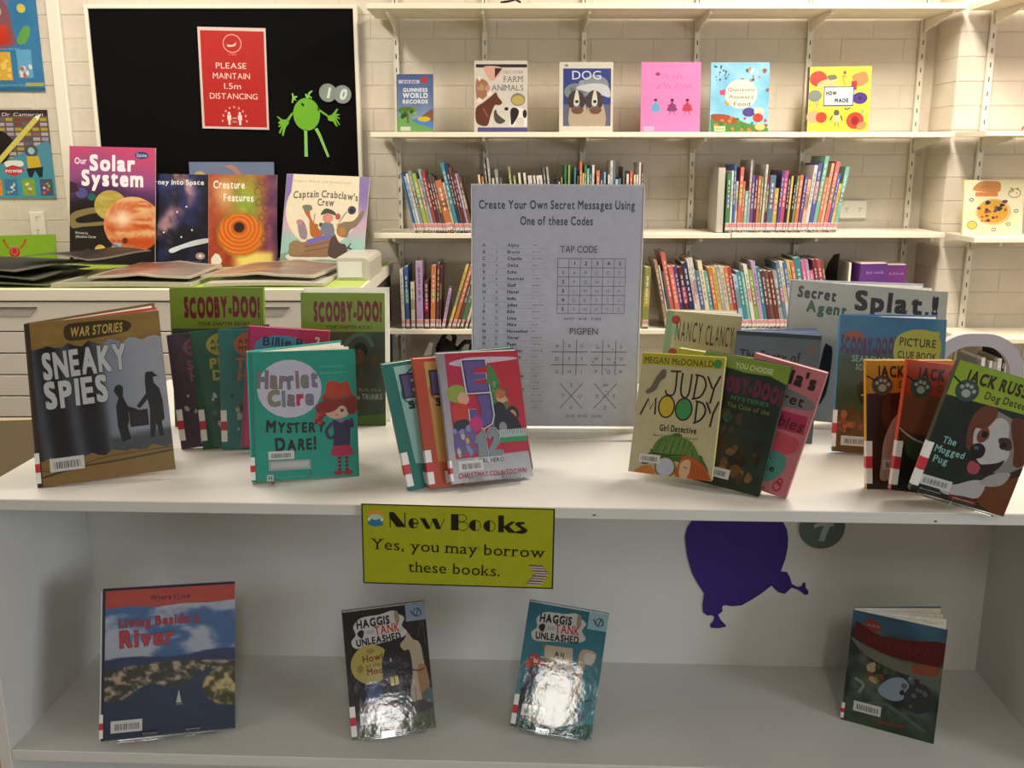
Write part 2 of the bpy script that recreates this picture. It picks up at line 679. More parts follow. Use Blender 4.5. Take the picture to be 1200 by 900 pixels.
    def scrib(self, x, y, w, h, c, n=None, pen=None, seed=1):
        """a line of writing too small or too faint to read in the photograph"""
        rs = random.Random(seed)
        n = n or max(3, int(w * self.W / (h * self.H) / .5))
        pts = []
        for i in range(n * 2 + 1):
            if rs.random() < .14:
                if len(pts) > 1:
                    self.s(pts, pen or max(h * .16 * self.H / self.W, .3), c); self.l -= 1
                pts = []
                continue
            pts.append((x - w / 2 + w * i / (n * 2), y - (h * rs.uniform(.6, 1) if i % 2 else h * rs.uniform(0, .2))))
        if len(pts) > 1:
            self.s(pts, pen or max(h * .16 * self.H / self.W, .3), c); self.l -= 1
        self.l += 1
        return self

    def barcode(self, x0, y0, x1, y1, rot=0):
        self.r(x0, y0, x1, y1, '#d8d8d2')
        rs = random.Random(int(x0 * 10))
        x = x0 + (x1 - x0) * .12
        ya, yb = y0 + (y1 - y0) * .28, y0 + (y1 - y0) * .8
        self.l += 1
        while x < x1 - (x1 - x0) * .12:
            w = (x1 - x0) * rs.choice((.012, .02, .03))
            self.l -= 1
            self.r(x, ya, x + w, yb, '#3a3a3c')
            x += w + (x1 - x0) * rs.choice((.014, .02, .03))
        return self

    def build(self, name, parent, material=None):
        # ink never runs past the sheet's edge
        self.m.v = [(min(max(a, 0), self.W), b, min(max(c, 0), self.H)) for a, b, c in self.m.v]
        return self.m.build(name, material or PRINT, parent, fix=False)


def blobs(A, n, x0, y0, x1, y1, cols, r0=1, r1=3, seed=1):
    rs = random.Random(seed)
    A.l += 1
    for _ in range(n):
        x, y, r = rs.uniform(x0, x1), rs.uniform(y0, y1), rs.uniform(r0, r1)
        k = rs.randint(5, 8)
        ph = rs.uniform(0, 6)
        pts = [(x + math.cos(ph + i * 6.283 / k) * r * rs.uniform(.6, 1.2), y + math.sin(ph + i * 6.283 / k) * r * rs.uniform(.5, 1)) for i in range(k)]
        A.p(pts, rs.choice(cols), 2)
        A.l -= 0.9
    A.l += 1
    A.l = math.ceil(A.l)


# ------------------------------------------------------------------ books
def book(name, label, M, W, H, T, front, spine=None, back=None, art=None, open_deg=0, group=None, cat='book', tab=None, page=None, rsp=True, leaves=3, round_=0.0, hard=0.0006, material=None, mid_page=None, back_extra=0.0):
    """a book whose front cover lies in local x 0..W, z 0..H at y=0, spine at x=0, pages behind"""
    t = empty(name, M=M)
    tag(t, label, cat, group)
    spine = spine or front
    back = back or front
    h = hard
    # bottoms are trimmed so that the thickness of a leaning book stands level on its surface
    Mr = M.to_3x3()
    Sh = Matrix.Identity(4)
    Sh[2][1] = -Mr[2][1] / Mr[2][2]
    build0 = MB.build

    def fin(m, *a, **k):
        m.v = [tuple(Sh @ Vector(p)) if p[1] > 0 else p for p in m.v]
        return build0(m, *a, **k)
    m = MB()
    if open_deg <= 0.5:
        m.box(0, W, 0, h, 0, H, front)
        m.box(0, W, T - h, T, 0, H, back)
        m.box(-h, 0.0, 0, T, 0, H, spine)
        fin(m, 'cover', BOARD, t)
        m = MB()
        i = 0.0012 if hard < 0.001 else 0.003
        m.box(0.0002, W - i, h + 2e-5, T - h - 2e-5, i, H - i)
        fin(m, 'pages', page or PAGES, t)
    else:
        ang = math.radians(open_deg)
        m.box(0, W, 0, h, 0, H, front)
        Rm = Matrix.Translation((0, T, 0)) @ Matrix.Rotation(ang, 4, 'Z')
        m.box(0, W + back_extra, -h, 0, 0, H + back_extra, back, Rm)
        m.box(-h, 0, 0, T, 0, H, spine)
        fin(m, 'cover', BOARD, t)
        tt = T / 2 - h
        i = 0.003 if hard > 0.001 else 0.0012
        # two page sections lying against the boards and loose leaves fanned in between
        n = leaves
        for k in range(n):
            f0 = k / n
            th = (T - 2 * h) / n
            a = ang * (k / max(n - 1, 1)) * 0.96
            m = MB()
            Rk = Matrix.Translation((0, h + th * (k + .5), 0)) @ Matrix.Rotation(a, 4, 'Z')
            m.box(0.0005, W + (back_extra * .7 if k else 0) - i - 0.002 * (k % 2), -th / 2 + 2e-5, th / 2 - 2e-5, i, H - i - 0.0008 * (k % 2), (0.8, 0.8, 0.8), Rk)
            fin(m, 'page_section', (mid_page if (mid_page and k == n - 2) else page or PAGES), t)
    A = Art(W, H)
    if art:
        art(A)
        A.build('cover_print', t, material)
    if tab:                                   # white call-number label wrapped round the spine, with its red band
        z0, hh, wd = tab
        m = MB()
        y = -0.0012
        wt = '#d9d6d0'
        m.box(-h - 0.0003, wd, y, y + 0.0001, z0, z0 + hh, wt)
        m.box(-h - 0.0004, -h - 0.0002, y, T * .9, z0, z0 + hh, wt)
        m.box(-h - 0.0006, wd, y - 0.0002, y, z0 + hh * .36, z0 + hh * .64, '#b4232f')
        m.box(-h - 0.0006, -h - 0.0004, y, T * .9, z0 + hh * .36, z0 + hh * .64, '#b4232f')
        m.build('spine_label', RED, t)
    return t

# ------------------------------------------------------------------ wall shelving
FY = 3.59                                  # front edge of the wall shelves
SHZ = [1.892, 1.452, 1.087, 0.7245, 0.375]      # top faces
UPR = [-0.444, -0.104, 0.277, 0.708, 1.139, 1.57]
UPL = ['first slotted upright from the left on the brick wall', 'second slotted upright from the left on the brick wall',
       'slotted upright behind the top right of the code poster', 'fourth slotted upright from the left, behind the pink book',
       'fifth slotted upright from the left, beside the yellow book', 'sixth slotted upright, just left of the brick pier']


def upright(x, y, label):
    t = empty('shelf_upright', (x, y, 0.05))
    m = MB()
    h = 2.25
    m.box(-0.0105, 0.0105, 0.0145, 0.016, 0, h)
    m.box(-0.0105, -0.0085, 0, 0.016, 0, h); m.box(0.0085, 0.0105, 0, 0.016, 0, h)
    m.box(-0.0085, 0.0085, 0.002, 0.004, 0, h)
    m.build('channel', METALW, t)
    m = MB()
    z = 0.03
    while z < h:
        m.box(-0.0016, 0.0016, 0.0008, 0.0022, z, z + 0.017)
        z += 0.05
    s = m.build('slots', DARK, t); s['kind'] = 'stuff'
    tag(t, label, 'upright', 'slotted uprights of the wall shelving')


for x, l in zip(UPR, UPL):
    upright(x, WY - 0.021, l)
upright(1.736, PY - 0.021, 'slotted upright fixed on the brick pier')
upright(2.35, PY - 0.021, 'slotted upright on the pier outside the frame')


def wall_shelf(x0, x1, yf, yb, z, ups, label):
    t = empty('wall_shelf', ((x0 + x1) / 2, yb, z))
    c = (x0 + x1) / 2
    m = MB(); m.bbox(x0 - c, x1 - c, yf - yb, 0, -0.0185, 0, 0.0015)
    m.build('board', SHELFW, t)
    for u in ups:
        m = MB()
        L = (yf - yb) + 0.02
        m.prism([(0, -0.0188), (L, -0.0188), (L, -0.030), (L + 0.03, -0.034), (0, -0.066)], u - c - 0.0025, u - c + 0.0025, 'yz')
        m.box(u - c - 0.005, u - c + 0.005, L - 0.002, L + 0.012, -0.032, -0.0188)
        m.build('bracket', METALW, t)
    tag(t, label, 'shelf', 'white wall shelves')


NM = ['topmost white wall shelf', 'white wall shelf carrying the face-out books', 'white wall shelf with the row beside the grey bookend',
      'white wall shelf level with the top of the display unit books', 'lowest white wall shelf, mostly hidden behind the display']
for i, z in enumerate(SHZ):
    wall_shelf(-0.515, 0.815 if i == 2 else 1.612, FY, WY - 0.024, z, [u for u in UPR if u < 0.8] if i == 2 else UPR, NM[i] + (', left length' if i == 2 else ''))
    wall_shelf(1.632, 3.2, 3.40, PY - 0.024, z, [1.736, 2.35], ['topmost shelf on the brick pier', 'second shelf down on the brick pier with the red book', 'shelf on the brick pier carrying the pizza cover book',
               'bare white shelf on the brick pier above the arched chair', 'lowest shelf on the brick pier with grey books'][i])
wall_shelf(0.817, 1.612, FY - 0.004, WY - 0.024, SHZ[2] + 0.002, [u for u in UPR if u > 0.8], NM[2] + ', right length')

# small strap left on the top shelf
m = MB(); m.tube([(-0.04, FY + .02, 1.897), (-0.01, FY + .012, 1.90), (0.012, FY + .01, 1.906), (0.03, FY + .03, 1.899)], 0.004, 6)
tag(m.build('strap', mat('black_rubber', '#151312', rough=0.6)), 'short black strap left on the edge of the topmost wall shelf', 'strap')

# sockets
def outlet(name, x, z, w, h, vert, label, y):
    t = empty(name, (x, y, z))
    m = MB(); m.bbox(-w / 2, w / 2, -0.012, 0, -h / 2, h / 2, 0.003); m.build('plate', METALW, t)
    for s in (-1, 1):
        ox, oz = (s * w * .24, 0) if not vert else (0, s * h * .24)
        m = MB()
        m.box(ox - .004, ox - .002, -0.0126, -0.011, oz + .001, oz + .008); m.box(ox + .003, ox + .005, -0.0126, -0.011, oz + .001, oz + .008)
        m.box(ox - .001, ox + .001, -0.0126, -0.011, oz - .009, oz - .003)
        m.build('socket', DARK, t)
        m = MB(); bx, bz = (s * w * .36, h * .28) if not vert else (w * .22, s * h * .4)
        m.box(bx - .004, bx + .004, -0.0145, -0.011, bz - .006, bz + .006); m.build('switch', METALW, t)
    tag(t, label, 'socket')


outlet('power_outlet', 1.356, 1.161, 0.108, 0.072, False, 'white double power outlet on the brick wall right of the book row', WY - .004)
outlet('power_outlet', -1.893, 1.10, 0.060, 0.104, True, 'white upright power outlet on the wall under the left posters', WY - .004)

# trunking
m = MB(); m.bbox(-1.765, -1.715, WY - 0.028, WY - 0.004, 0.96, 2.8, 0.004)
tag(m.build('cable_trunking', METALW), 'cream vertical trunking between posters and black board', 'trunking')

# ------------------------------------------------------------------ notice board
t = empty('notice_board', (-1.10, 3.862, 1.44))
m = MB(); m.box(-0.50, 0.50, -0.026, 0.0, -0.47, 0.468); m.build('felt_panel', BLACK, t)
for a in ((-0.515, -0.50, -0.485, 0.483), (0.50, 0.515, -0.485, 0.483)):
    m = MB(); m.bbox(a[0], a[1], -0.034, 0, a[2], a[3], .002); m.build('frame_rail', METALW, t)
for a in ((-0.50, 0.50, 0.468, 0.483), (-0.50, 0.50, -0.485, -0.47)):
    m = MB(); m.bbox(a[0], a[1], -0.034, 0, a[2], a[3], .002); m.build('frame_rail', METALW, t)
tag(t, 'large black felt notice board in a white frame', 'notice board')
BYF = 3.834


def sheet(name, label, cat, M, W, H, art, th=0.0006, base='#e8e4da', material=None, group=None):
    t = empty(name, M=M)
    m = MB(); m.box(0, W, 0, th, 0, H, base); m.build('sheet', PAPER, t)
    A = Art(W, H); A.y0 = -6e-5; art(A); A.build('print', t, material or PRINT)
    tag(t, label, cat, group)
    return t


def a_distance(A):
    A.r(0, 0, 100, 100, '#cdb9b0'); A.r(3.5, 3.2, 97, 97.8, '#ac2622')
    A.ring(50, 15.5, 14, 9.2, 1.6, '#d98b80'); A.p([(42, 16.5), (50, 17), (57, 14), (54, 18), (44, 19)], '#e8b9ae')
    A.t('ST MARK', 50, 27, 1.8, '#d98b80', w=12)
    A.t('PLEASE', 47, 40, 5.6, '#efc6bb', w=45); A.t('MAINTAIN', 47, 50, 5.6, '#efc6bb', w=55)
    A.t('1.5m', 48, 60, 5.6, '#efc6bb', w=25); A.t('DISTANCING', 49, 70, 5.6, '#efc6bb', w=71)
    for k in range(9):
        a = math.pi * (k / 8)
        A.p([(49 - math.cos(a) * 18 + dx, 92 - math.sin(a) * 14 + dy) for dx, dy in ((-1.3, -1.2), (1.3, -1), (1.2, 1.2), (-1.2, 1))], '#e08f83')
    for x in (41, 57):
        A.e(x, 84.3, 1.9, 1.5, '#f0cfc4'); A.p([(x - 3, 86), (x + 3, 86), (x + 3, 91), (x + 1.8, 91), (x + 1.6, 96), (x - 1.6, 96), (x - 1.8, 91), (x - 3, 91)], '#f0cfc4')
    A.s([(46, 89), (52, 89)], 1, '#f0cfc4'); A.t('1.5m', 49, 93.5, 1.8, '#f0cfc4')


sheet('distancing_sign', 'red laminated sign on the black board asking to keep distance', 'sign', rotm(0, 0, 1.2, (-1.199, BYF - .003, 1.472)), 0.258, 0.372, a_distance)


def cutout(name, label, outlines, base, th=0.002, mt=None, extra=None, group=None):
    t = empty(name, base)
    for nm, pts, c in outlines:
        m = MB(); m.prism(pts, -th, 0, 'xz', c); m.build(nm, PAPER, t)
    if extra:
        extra(t)
    tag(t, label, 'paper cutout', group)
    return t


# px -> metres on the board for the green creature, traced as a real paper shape 26 cm wide
def cpt(L, s=0.000361, ox=450, oy=450):
    return [((x - ox) * s, (oy - y) * s) for x, y in L]


G = '#69a626'
body = [(cx, cy) for cx, cy in [(380 + 143 * math.cos(a), 355 + 168 * math.sin(a)) for a in [i * 6.283 / 26 for i in range(26)]]]
cutout('green_creature', 'lime green round paper creature with stick arms and legs', [
    ('body', cpt(body), G),
    ('arm', cpt([(240, 330), (232, 352), (185, 430), (160, 410), (215, 345)]), G),
    ('hand', cpt([(165, 408), (118, 408), (68, 372), (60, 380), (98, 418), (72, 440), (74, 452), (100, 455), (70, 476), (76, 488), (106, 476), (72, 545), (86, 556), (118, 492), (104, 572), (120, 580), (150, 490), (185, 450), (186, 425)]), G),
    ('arm', cpt([(500, 280), (520, 300), (610, 362), (600, 380), (500, 312)]), G),
    ('hand', cpt([(600, 372), (650, 358), (706, 296), (720, 304), (690, 352), (732, 352), (736, 362), (696, 374), (734, 392), (732, 404), (694, 392), (734, 462), (724, 468), (684, 406), (706, 476), (692, 482), (660, 430), (610, 420)]), G),
    ('leg', cpt([(342, 512), (378, 512), (376, 600), (372, 795), (336, 795), (344, 600)]), '#82bc58'),
    ('leg', cpt([(458, 505), (490, 495), (522, 560), (606, 795), (582, 802), (498, 585)]), '#82bc58'),
    ('antenna', cpt([(272, 215), (255, 200), (238, 240), (226, 235), (236, 188), (232, 140), (246, 136), (254, 170), (285, 165), (288, 178), (262, 192), (282, 212)]), '#82bc58'),
    ('antenna', cpt([(388, 195), (372, 150), (384, 142), (402, 160), (412, 128), (446, 110), (458, 118), (430, 140), (420, 165), (446, 180), (440, 194), (414, 178), (404, 198)]), '#82bc58'),
    ('eye', cpt([(325, 240), (338, 236), (348, 248), (368, 252), (352, 262), (356, 276), (338, 266)]), '#3b6e16'),
], (-0.768, BYF - .001, 1.49))


def digit_disc(cx, z, ch, label, r=0.034, y=BYF - .0035, col='#7f8a80', sl=0.25):
    t = empty('number_disc', (cx, y, z))
    m = MB(); m.prism([(r * math.cos(i * 6.283 / 30), r * math.sin(i * 6.283 / 30)) for i in range(30)], -0.0015, 0, 'xz', col); m.build('disc', PAPER, t)
    A = Art(2 * r, 2 * r); A.y0 = -0.0016
    A.m.v  # lettering laid on the disc
    A.t(ch, 50, 76, 52, '#c9d6cc', b=2, serif=True, sl=sl)
    o = A.build('digit', t, PAPER); o.location = (-r, 0, -r)
    tag(t, label, 'paper disc')


digit_disc(-0.707, 1.604, '1', 'grey paper disc with white digit one above the green creature')
digit_disc(-0.651, 1.598, '0', 'grey paper disc with white digit zero near the board edge', y=BYF - .006)


# posters at far left
def a_postA(A):
    A.grid(20, 16, lambda U, V: mixc(hx('#2c6f9e'), hx('#35607f'), vnoise(U, V, 4, 3)))
    A.e(22, 40, 26, 16, '#7a6a86'); A.e(48, 52, 22, 15, '#8d3a45'); blobs(A, 26, 12, 28, 62, 72, ['#7b4550', '#a8605a', '#5d5b63', '#8c7f78', '#6a7466'], 3, 8, 4)
    A.p([(5, 76), (66, 70), (70, 92), (8, 98), (0, 90)], '#c63a24', c2='#b5301f'); A.e(42, 26, 6, 4, '#e08a3a'); A.p([(52, 24), (66, 2), (70, 24)], '#33383f')
    A.p([(10, 0), (70, 0), (64, 8), (20, 10)], '#4f8fc0', 4); A.ring(62, 1, 8, 6, 2, '#b9bfa0')
    A.e(78, 22, 8, 4, '#8fb5cf'); A.e(80, 34, 4.5, 5, '#c9b94d', rot=30); A.e(80, 56, 4.5, 6, '#5f9a4a', rot=-30)


def a_postA2(A):
    A.grid(14, 8, lambda U, V: mixc(hx('#2c6f9e'), hx('#2b5f86'), vnoise(U, V, 4, 5)))
    A.r(50, 0, 68, 0.1, '#ccc')


def a_blue(A):
    A.grid(24, 30, lambda U, V: mixc(hx('#27699a'), hx('#3f7fa8'), vnoise(U, V, 5, 3)))
    A.e(40, 24, 30, 15, '#6d6c8c'); A.p([(10, 30), (60, 26), (70, 50), (66, 64), (5, 66)], '#80505a', 4)
    blobs(A, 30, 8, 18, 60, 48, ['#7b4550', '#a8605a', '#5d5b63', '#8c7f78', '#6a7466', '#b9a79a'], 2.5, 6, 4)
    A.p([(0, 50), (64, 46), (66, 60), (60, 62), (0, 64)], '#c43c26', c2='#b32f1c')
    A.p([(50, 22), (60, 4), (70, 22), (74, 26), (56, 24)], '#2b3038'); A.e(44, 23, 5, 2, '#e08a3a', rot=-25)
    A.p([(6, 0), (78, 0), (70, 4), (40, 7), (14, 5)], '#9fb4c4', 4); A.ring(62, 2, 10, 5, 2, '#c9c9a0')
    A.e(80, 20, 9, 3.6, '#8fb5cf'); A.e(82, 33, 5, 3.6, '#c9b94d', rot=-20); A.p([(74, 57), (84, 47), (90, 50), (84, 60), (76, 62)], '#5f9a4a', 4)
    A.scrib(55, 66.5, 40, 2, '#9fc3d6')
    A.r(42, 68, 64, 91, '#d2a43c'); blobs(A, 8, 45, 71, 61, 88, ['#c98a34', '#e2c05a'], 2, 4, 2); A.r(71, 66, 88, 89, '#5f9ec2'); blobs(A, 8, 74, 76, 86, 88, ['#b5605c', '#d8cfc4'], 2, 3, 5)
    A.scrib(60, 96, 36, 2, '#9cc7dc'); A.r(78, 93, 99, 96, '#98a35b', ); A.r(0, 97, 100, 100, '#2a5f83')
    A.e(33, 88, 8, 9, '#10213a')


sheet('wall_poster', 'blue picture poster with orange-red boat at the top left', 'poster', rotm(0, 0, 0, (-2.14, 3.861, 1.612)), 0.335, 0.45, a_blue)


def a_pencil(A):
    A.r(0, 0, 100, 100, '#5d5350')
    A.l += 1
    for i in range(9):
        for j in range(7):
            A.l -= 1
            c = random.choice(['#8a5a50', '#b0a0a8', '#6b5c68', '#a8952f', '#7b3a30', '#9c8fa8', '#59485a'])
            A.r(30 + j * 10, 9 + i * 5.5, 38 + j * 10, 12.5 + i * 5.5, c)
    A.r(30, 0, 100, 7, '#33272a')
    A.t('Dr Cameron', 70, 7, 3.6, '#d6d0cc', w=48, sl=.3)
    A.e(32, 14, 7, 8, '#b98a5c'); A.p([(14, 30), (30, 22), (48, 26), (58, 40), (50, 50), (40, 66), (20, 72), (10, 60)], '#16110f', 4)
    A.p([(10, 74), (96, 34), (100, 40), (100, 100), (10, 100)], '#4f8298', c2='#3a93a6')
    A.p([(30, 60), (34, 64), (88, 12), (92, 5), (84, 8)], '#c7bd5e'); A.p([(84, 8), (92, 5), (88, 12)], '#efe6c2')
    A.e(76, 46, 8, 7, '#3f5158'); A.e(76, 46, 4, 4, '#9fb0b4'); A.p([(70, 52), (84, 52), (86, 66), (70, 66)], '#c6a32f'); A.p([(68, 66), (88, 64), (86, 76), (82, 76), (78, 68), (74, 76), (70, 76)], '#15262c')
    A.p([(44, 58), (62, 57), (64, 63), (46, 65)], '#d9d9d4', 4); A.p([(40, 68), (46, 64), (52, 62), (60, 64), (66, 68), (60, 72), (54, 75), (46, 73)], '#b33a3c'); A.t('POWER', 53, 70.5, 3, '#eee', w=20, b=1)
    for x, c in ((22, '#c98a3a'), (40, '#3a6f9c'), (61, '#7fa034'), (82, '#4a4f6c')):
        A.r(x, 78, x + 15, 97, c); blobs(A, 7, x + 3, 82, x + 12, 94, ['#c05a5c', '#d9cfc0', '#7fae4a'], 1.2, 2.6, x)


sheet('wall_poster', 'poster with a large yellow pencil, lower of two at left', 'poster', rotm(0, 0, 0, (-2.14, 3.861, 1.205)), 0.333, 0.338, a_pencil)


# ------------------------------------------------------------------ plan cabinet with the lime top
CT = 0.96
cx0, cx1, cyf, cyb = -2.75, -0.475, 3.0, 3.822
t = empty('drawer_cabinet', ((cx0 + cx1) / 2, (cyf + cyb) / 2, 0))
cc = Matrix.Translation((-(cx0 + cx1) / 2, -(cyf + cyb) / 2, 0))
GREYW = mat('drawer_enamel', '#cfcac0', rough=0.4, noise=0.03, nscale=4)
m = MB(); m.box(cx0 + .012, cx1 - .012, cyf + .03, cyb, 0.04, CT - 0.042, M=cc); m.build('body', mat('cabinet_gap', '#3c3835', rough=0.7), t)
m = MB(); m.bbox(cx0, cx1, cyf, cyb, CT - 0.040, CT - 0.0008, 0.003, M=cc); m.build('top_slab', METALW, t)
m = MB(); m.box(cx0 + .01, cx1 - .01, cyf + .006, cyb, CT - 0.0007, CT, M=cc); m.build('top_sheet', mat('lime_vinyl', '#a9bf52', rough=0.35, noise=0.06, nscale=3), t)
zt = CT - 0.044
mid = -1.62
k = 0
while zt > 0.12:
    hh = 0.097 if k == 0 else 0.0705
    for (a, b) in ((cx0 + .004, -1.905), (-1.90, cx1 - .004)):
        m = MB()
        m.bbox(a, b, cyf + .004, cyf + .03, zt - hh + 0.004, zt, 0.0015, M=cc)
        d = m.build('drawer', GREYW, t)
        if k == 0:
            for hx0 in ((a + b) / 2 - 0.40, (a + b) / 2 + 0.40):
                m = MB()
                zc = zt - 0.016
                m.prism([(hx0 - .085, zc), (hx0 + .085, zc), (hx0 + .06, zc - .028), (hx0 - .06, zc - .028)], cyf + .0015, cyf + .004, 'xz', M=cc)
                h_ = m.build('handle', mat('recessed_pull', '#a9a49c', rough=0.5), d)
                m = MB()
                m.box(hx0 - .085, hx0 + .085, cyf - .001, cyf + .0015, zc - .003, zc + .001, M=cc)
                m.build('handle', mat('pull_shadow_gap', '#5c574f', rough=0.6), d)
    zt -= hh
    k += 1
m = MB(); m.box(cx0 + .02, cx1 - .02, cyf + .06, cyb, 0, 0.05, M=cc); m.build('plinth', MATS['cabinet_gap'], t)
tag(t, 'long white flat-drawer cabinet with a lime green top', 'cabinet')


# ------------------------------------------------------------------ the display unit
UM = rotm(-2.37, 0, 0, (0.02, 1.2485, 0))
UW, UD, UT, UB = 0.80, 0.75, 0.89, 0.485
t = empty('display_unit', M=UM)
m = MB(); m.bbox(-UW, UW, 0, UD, UT - 0.017, UT, 0.0012); m.build('top_board', WHITEP, t)
for s in (-1, 1):
    m = MB(); a, b = sorted((s * UW, s * (UW - 0.018))); m.bbox(a, b, 0.002, UD - .002, 0, UT - 0.0172, 0.001); m.build('side_panel', WHITEP, t)
m = MB(); m.box(-UW + .0182, UW - .0182, 0.302, 0.318, 0.04, UT - 0.0172); m.build('back_panel', WHITEP, t)
m = MB(); m.bbox(-UW + .0182, UW - .0182, 0.004, 0.3018, UB - 0.018, UB, 0.001); m.build('shelf_board', WHITEP, t)
m = MB(); m.box(-UW + .0182, UW - .0182, 0.3182, UD - .004, UB - 0.018, UB); m.build('shelf_board', WHITEP, t)
m = MB(); m.bbox(-UW + .0182, UW - .0182, 0.004, 0.3018, 0.06, 0.078, 0.001); m.build('shelf_board', WHITEP, t)
m = MB(); m.box(-UW + .0182, UW - .0182, 0.02, 0.038, 0.0, 0.0598); m.build('plinth', WHITEP, t)
for (a, b) in ((0.092, 0.8785), (0.556, 0.877)):
    m = MB(); m.box(a, a + .004, -0.0006, 0.001, b, b + .002); m.build('edge_chip', mat('chipboard_chip', '#4e4236', rough=0.9), t)
tag(t, 'white double-sided display unit carrying the featured books', 'display unit')


# ------------------------------------------------------------------ yellow-green sign on the unit's edge
def bw_o(A, cx, y, h, rx):
    ry = rx * A.W / A.H
    A.ring(cx, y - ry, rx, ry, 0.35, '#17190a')
    n = 12
    L = [(cx + rx * math.cos(a), y - ry + ry * math.sin(a)) for a in [math.pi * (.5 + i / n) for i in range(n + 1)]]
    A.p([(cx + .1 * rx, y - 2 * ry + .02 * ry)] + L[::-1] + [(cx + .1 * rx, y)], '#17190a')


def a_new(A):
    A.r(0, 0, 100, 100, '#1c210c'); A.r(0.7, 1.5, 99.2, 98.4, '#9aa01c')
    K = '#17190a'
    # icon: open book with a little sun
    A.e(7.3, 16, 4.2, 8.5, '#c98a2c'); A.e(7.3, 18.5, 3.6, 6, '#9ec0a8'); A.p([(3.2, 17), (7.2, 20), (11.3, 17), (11, 26), (7.2, 28.5), (3.4, 26)], '#2f6f8c'); A.r(3.4, 17.5, 4.6, 21, '#d8d8c0'); A.r(10, 17.5, 11.2, 21, '#d8d8c0')
    # New Books, heavy and hairline strokes
    A.p([(14.5, 9.5), (17, 9.5), (23.3, 27.8), (20.8, 27.8), (18.2, 27.8), (14.5, 16)], K); A.s([(14.9, 9.5), (14.9, 28.6)], .5, K); A.s([(22.6, 10), (22.6, 27.8)], .5, K)
    A.ring(27, 22.7, 2.7, 6.4, .5, K); A.p([(27, 16.3), (25.3, 17), (24.3, 22.5), (25.3, 28.3), (27.3, 29.1)], K); A.r(28.3, 23.6, 30, 25.8, '#9aa01c'); A.r(26.6, 21.8, 29.6, 23.6, K)
    A.p([(30.4, 16), (33.2, 16), (36, 29), (33.6, 29)], K); A.s([(35, 28.8), (37.6, 16)], .35, K); A.p([(36.4, 16), (39.2, 16), (41.4, 29), (38.8, 29)], K); A.s([(40.6, 28.8), (43.2, 16)], .35, K)
    A.r(46.6, 9.8, 50.4, 29.8, K); A.ring(52.2, 14.5, 2.6, 4.8, .35, K); A.ring(52.6, 24.4, 3.1, 5.5, .35, K)
    bw_o(A, 59, 30, 0, 3.1); bw_o(A, 66.4, 30.3, 0, 3.1)
    A.r(71, 9.8, 73.9, 30.6, K); A.p([(73.5, 24), (77.6, 17), (80, 17), (76.6, 23), (80.4, 31), (76.4, 31)], K)
    A.p([(84.4, 17.4), (80.8, 17.6), (79.8, 21), (83, 26.4), (80, 29.2), (80.6, 31.4), (84.6, 31.2), (86, 26.5), (82.6, 21), (84.4, 19.6)], K, 3)
    A.t('Yes, you may borrow', 50, 58.5, 13.2, K, w=90, serif=True, rot=-1.4)
    A.t('these books.', 48, 84.5, 13.2, K, w=48, serif=True, rot=-1.2)
    # stack of books, drawn
    ys = 70
    for i in range(8):
        x = 87 + (i * 1.1 if i < 3 else (5 - i) * 1.0 + 1)
        A.p([(x, ys + i * 3.2), (x + 7, ys + i * 3.2 + .6), (x + 8, ys + i * 3.2 + 2.4), (x + .6, ys + i * 3.2 + 2)], ['#5d3a57', '#7c5a6e'][i % 2]); A.s([(x + .4, ys + i * 3.2 + 2.6), (x + 7.6, ys + i * 3.2 + 3)], .5, '#c9c3a4')


m_sign = rotm(-2.6, 0, 0.7, (-0.2105, 1.2515, 0.7745))
sheet('hanging_sign', 'yellow-green New Books sign taped to the front edge of the display unit', 'sign', m_sign, 0.2685, 0.1195, a_new, base='#9aa01c')


# purple cutout and disc on the unit's back panel
PB = UM @ Matrix.Translation((0, 0.3018, 0))
U2 = lambda L: [((x - 600) * 0.000272, (330 - y) * 0.000265) for x, y in L]
top_arc = [(434 + 322 * math.cos(a), 60 - 240 * math.sin(a)) for a in [i * math.pi / 12 for i in range(0, 13)]]
pur = top_arc + [(120, 120), (135, 210), (165, 310), (205, 385), (250, 455), (243, 540), (248, 590), (275, 612), (300, 608), (325, 622), (318, 650), (298, 680), (304, 700), (350, 703), (400, 690), (398, 680), (365, 645), (345, 605), (372, 580),
                 (368, 545), (385, 535), (430, 542), (490, 535), (550, 495), (620, 440), (672, 390), (700, 420), (722, 438), (760, 447), (792, 410), (800, 402), (845, 418), (885, 452), (906, 448), (908, 425), (888, 400), (884, 368), (870, 366), (862, 392), (840, 398), (800, 378), (785, 330), (765, 295), (724, 290), (748, 200), (757, 120)]
t = empty('purple_cutout', M=PB @ Matrix.Translation((0.398, -0.0005, 0.655)))
m = MB(); m.prism(U2(pur), -0.0012, 0, 'xz', '#38246e'); m.build('shape', PAPER, t)
tag(t, 'dark purple paper shape taped to the back panel under the shelf edge', 'paper cutout')
t = empty('number_disc', M=PB @ Matrix.Translation((0.496, -0.002, 0.748)))
r = 0.0385
m = MB(); m.prism([(r * math.cos(i * 6.283 / 30), r * math.sin(i * 6.283 / 30)) for i in range(30)], -0.001, 0, 'xz', '#5d6b64'); m.build('disc', PAPER, t)
A = Art(2 * r, 2 * r); A.y0 = -0.0012
A.s([(32, 48), (45, 42), (74, 42)], 9, '#9fb0ab'); A.s([(62, 42), (56, 58), (50, 82)], 13, '#9fb0ab')
o = A.build('digit', t, PAPER); o.location = (-r, 0, -r)
tag(t, 'grey paper disc with a pale digit seven beside the purple shape', 'paper disc')


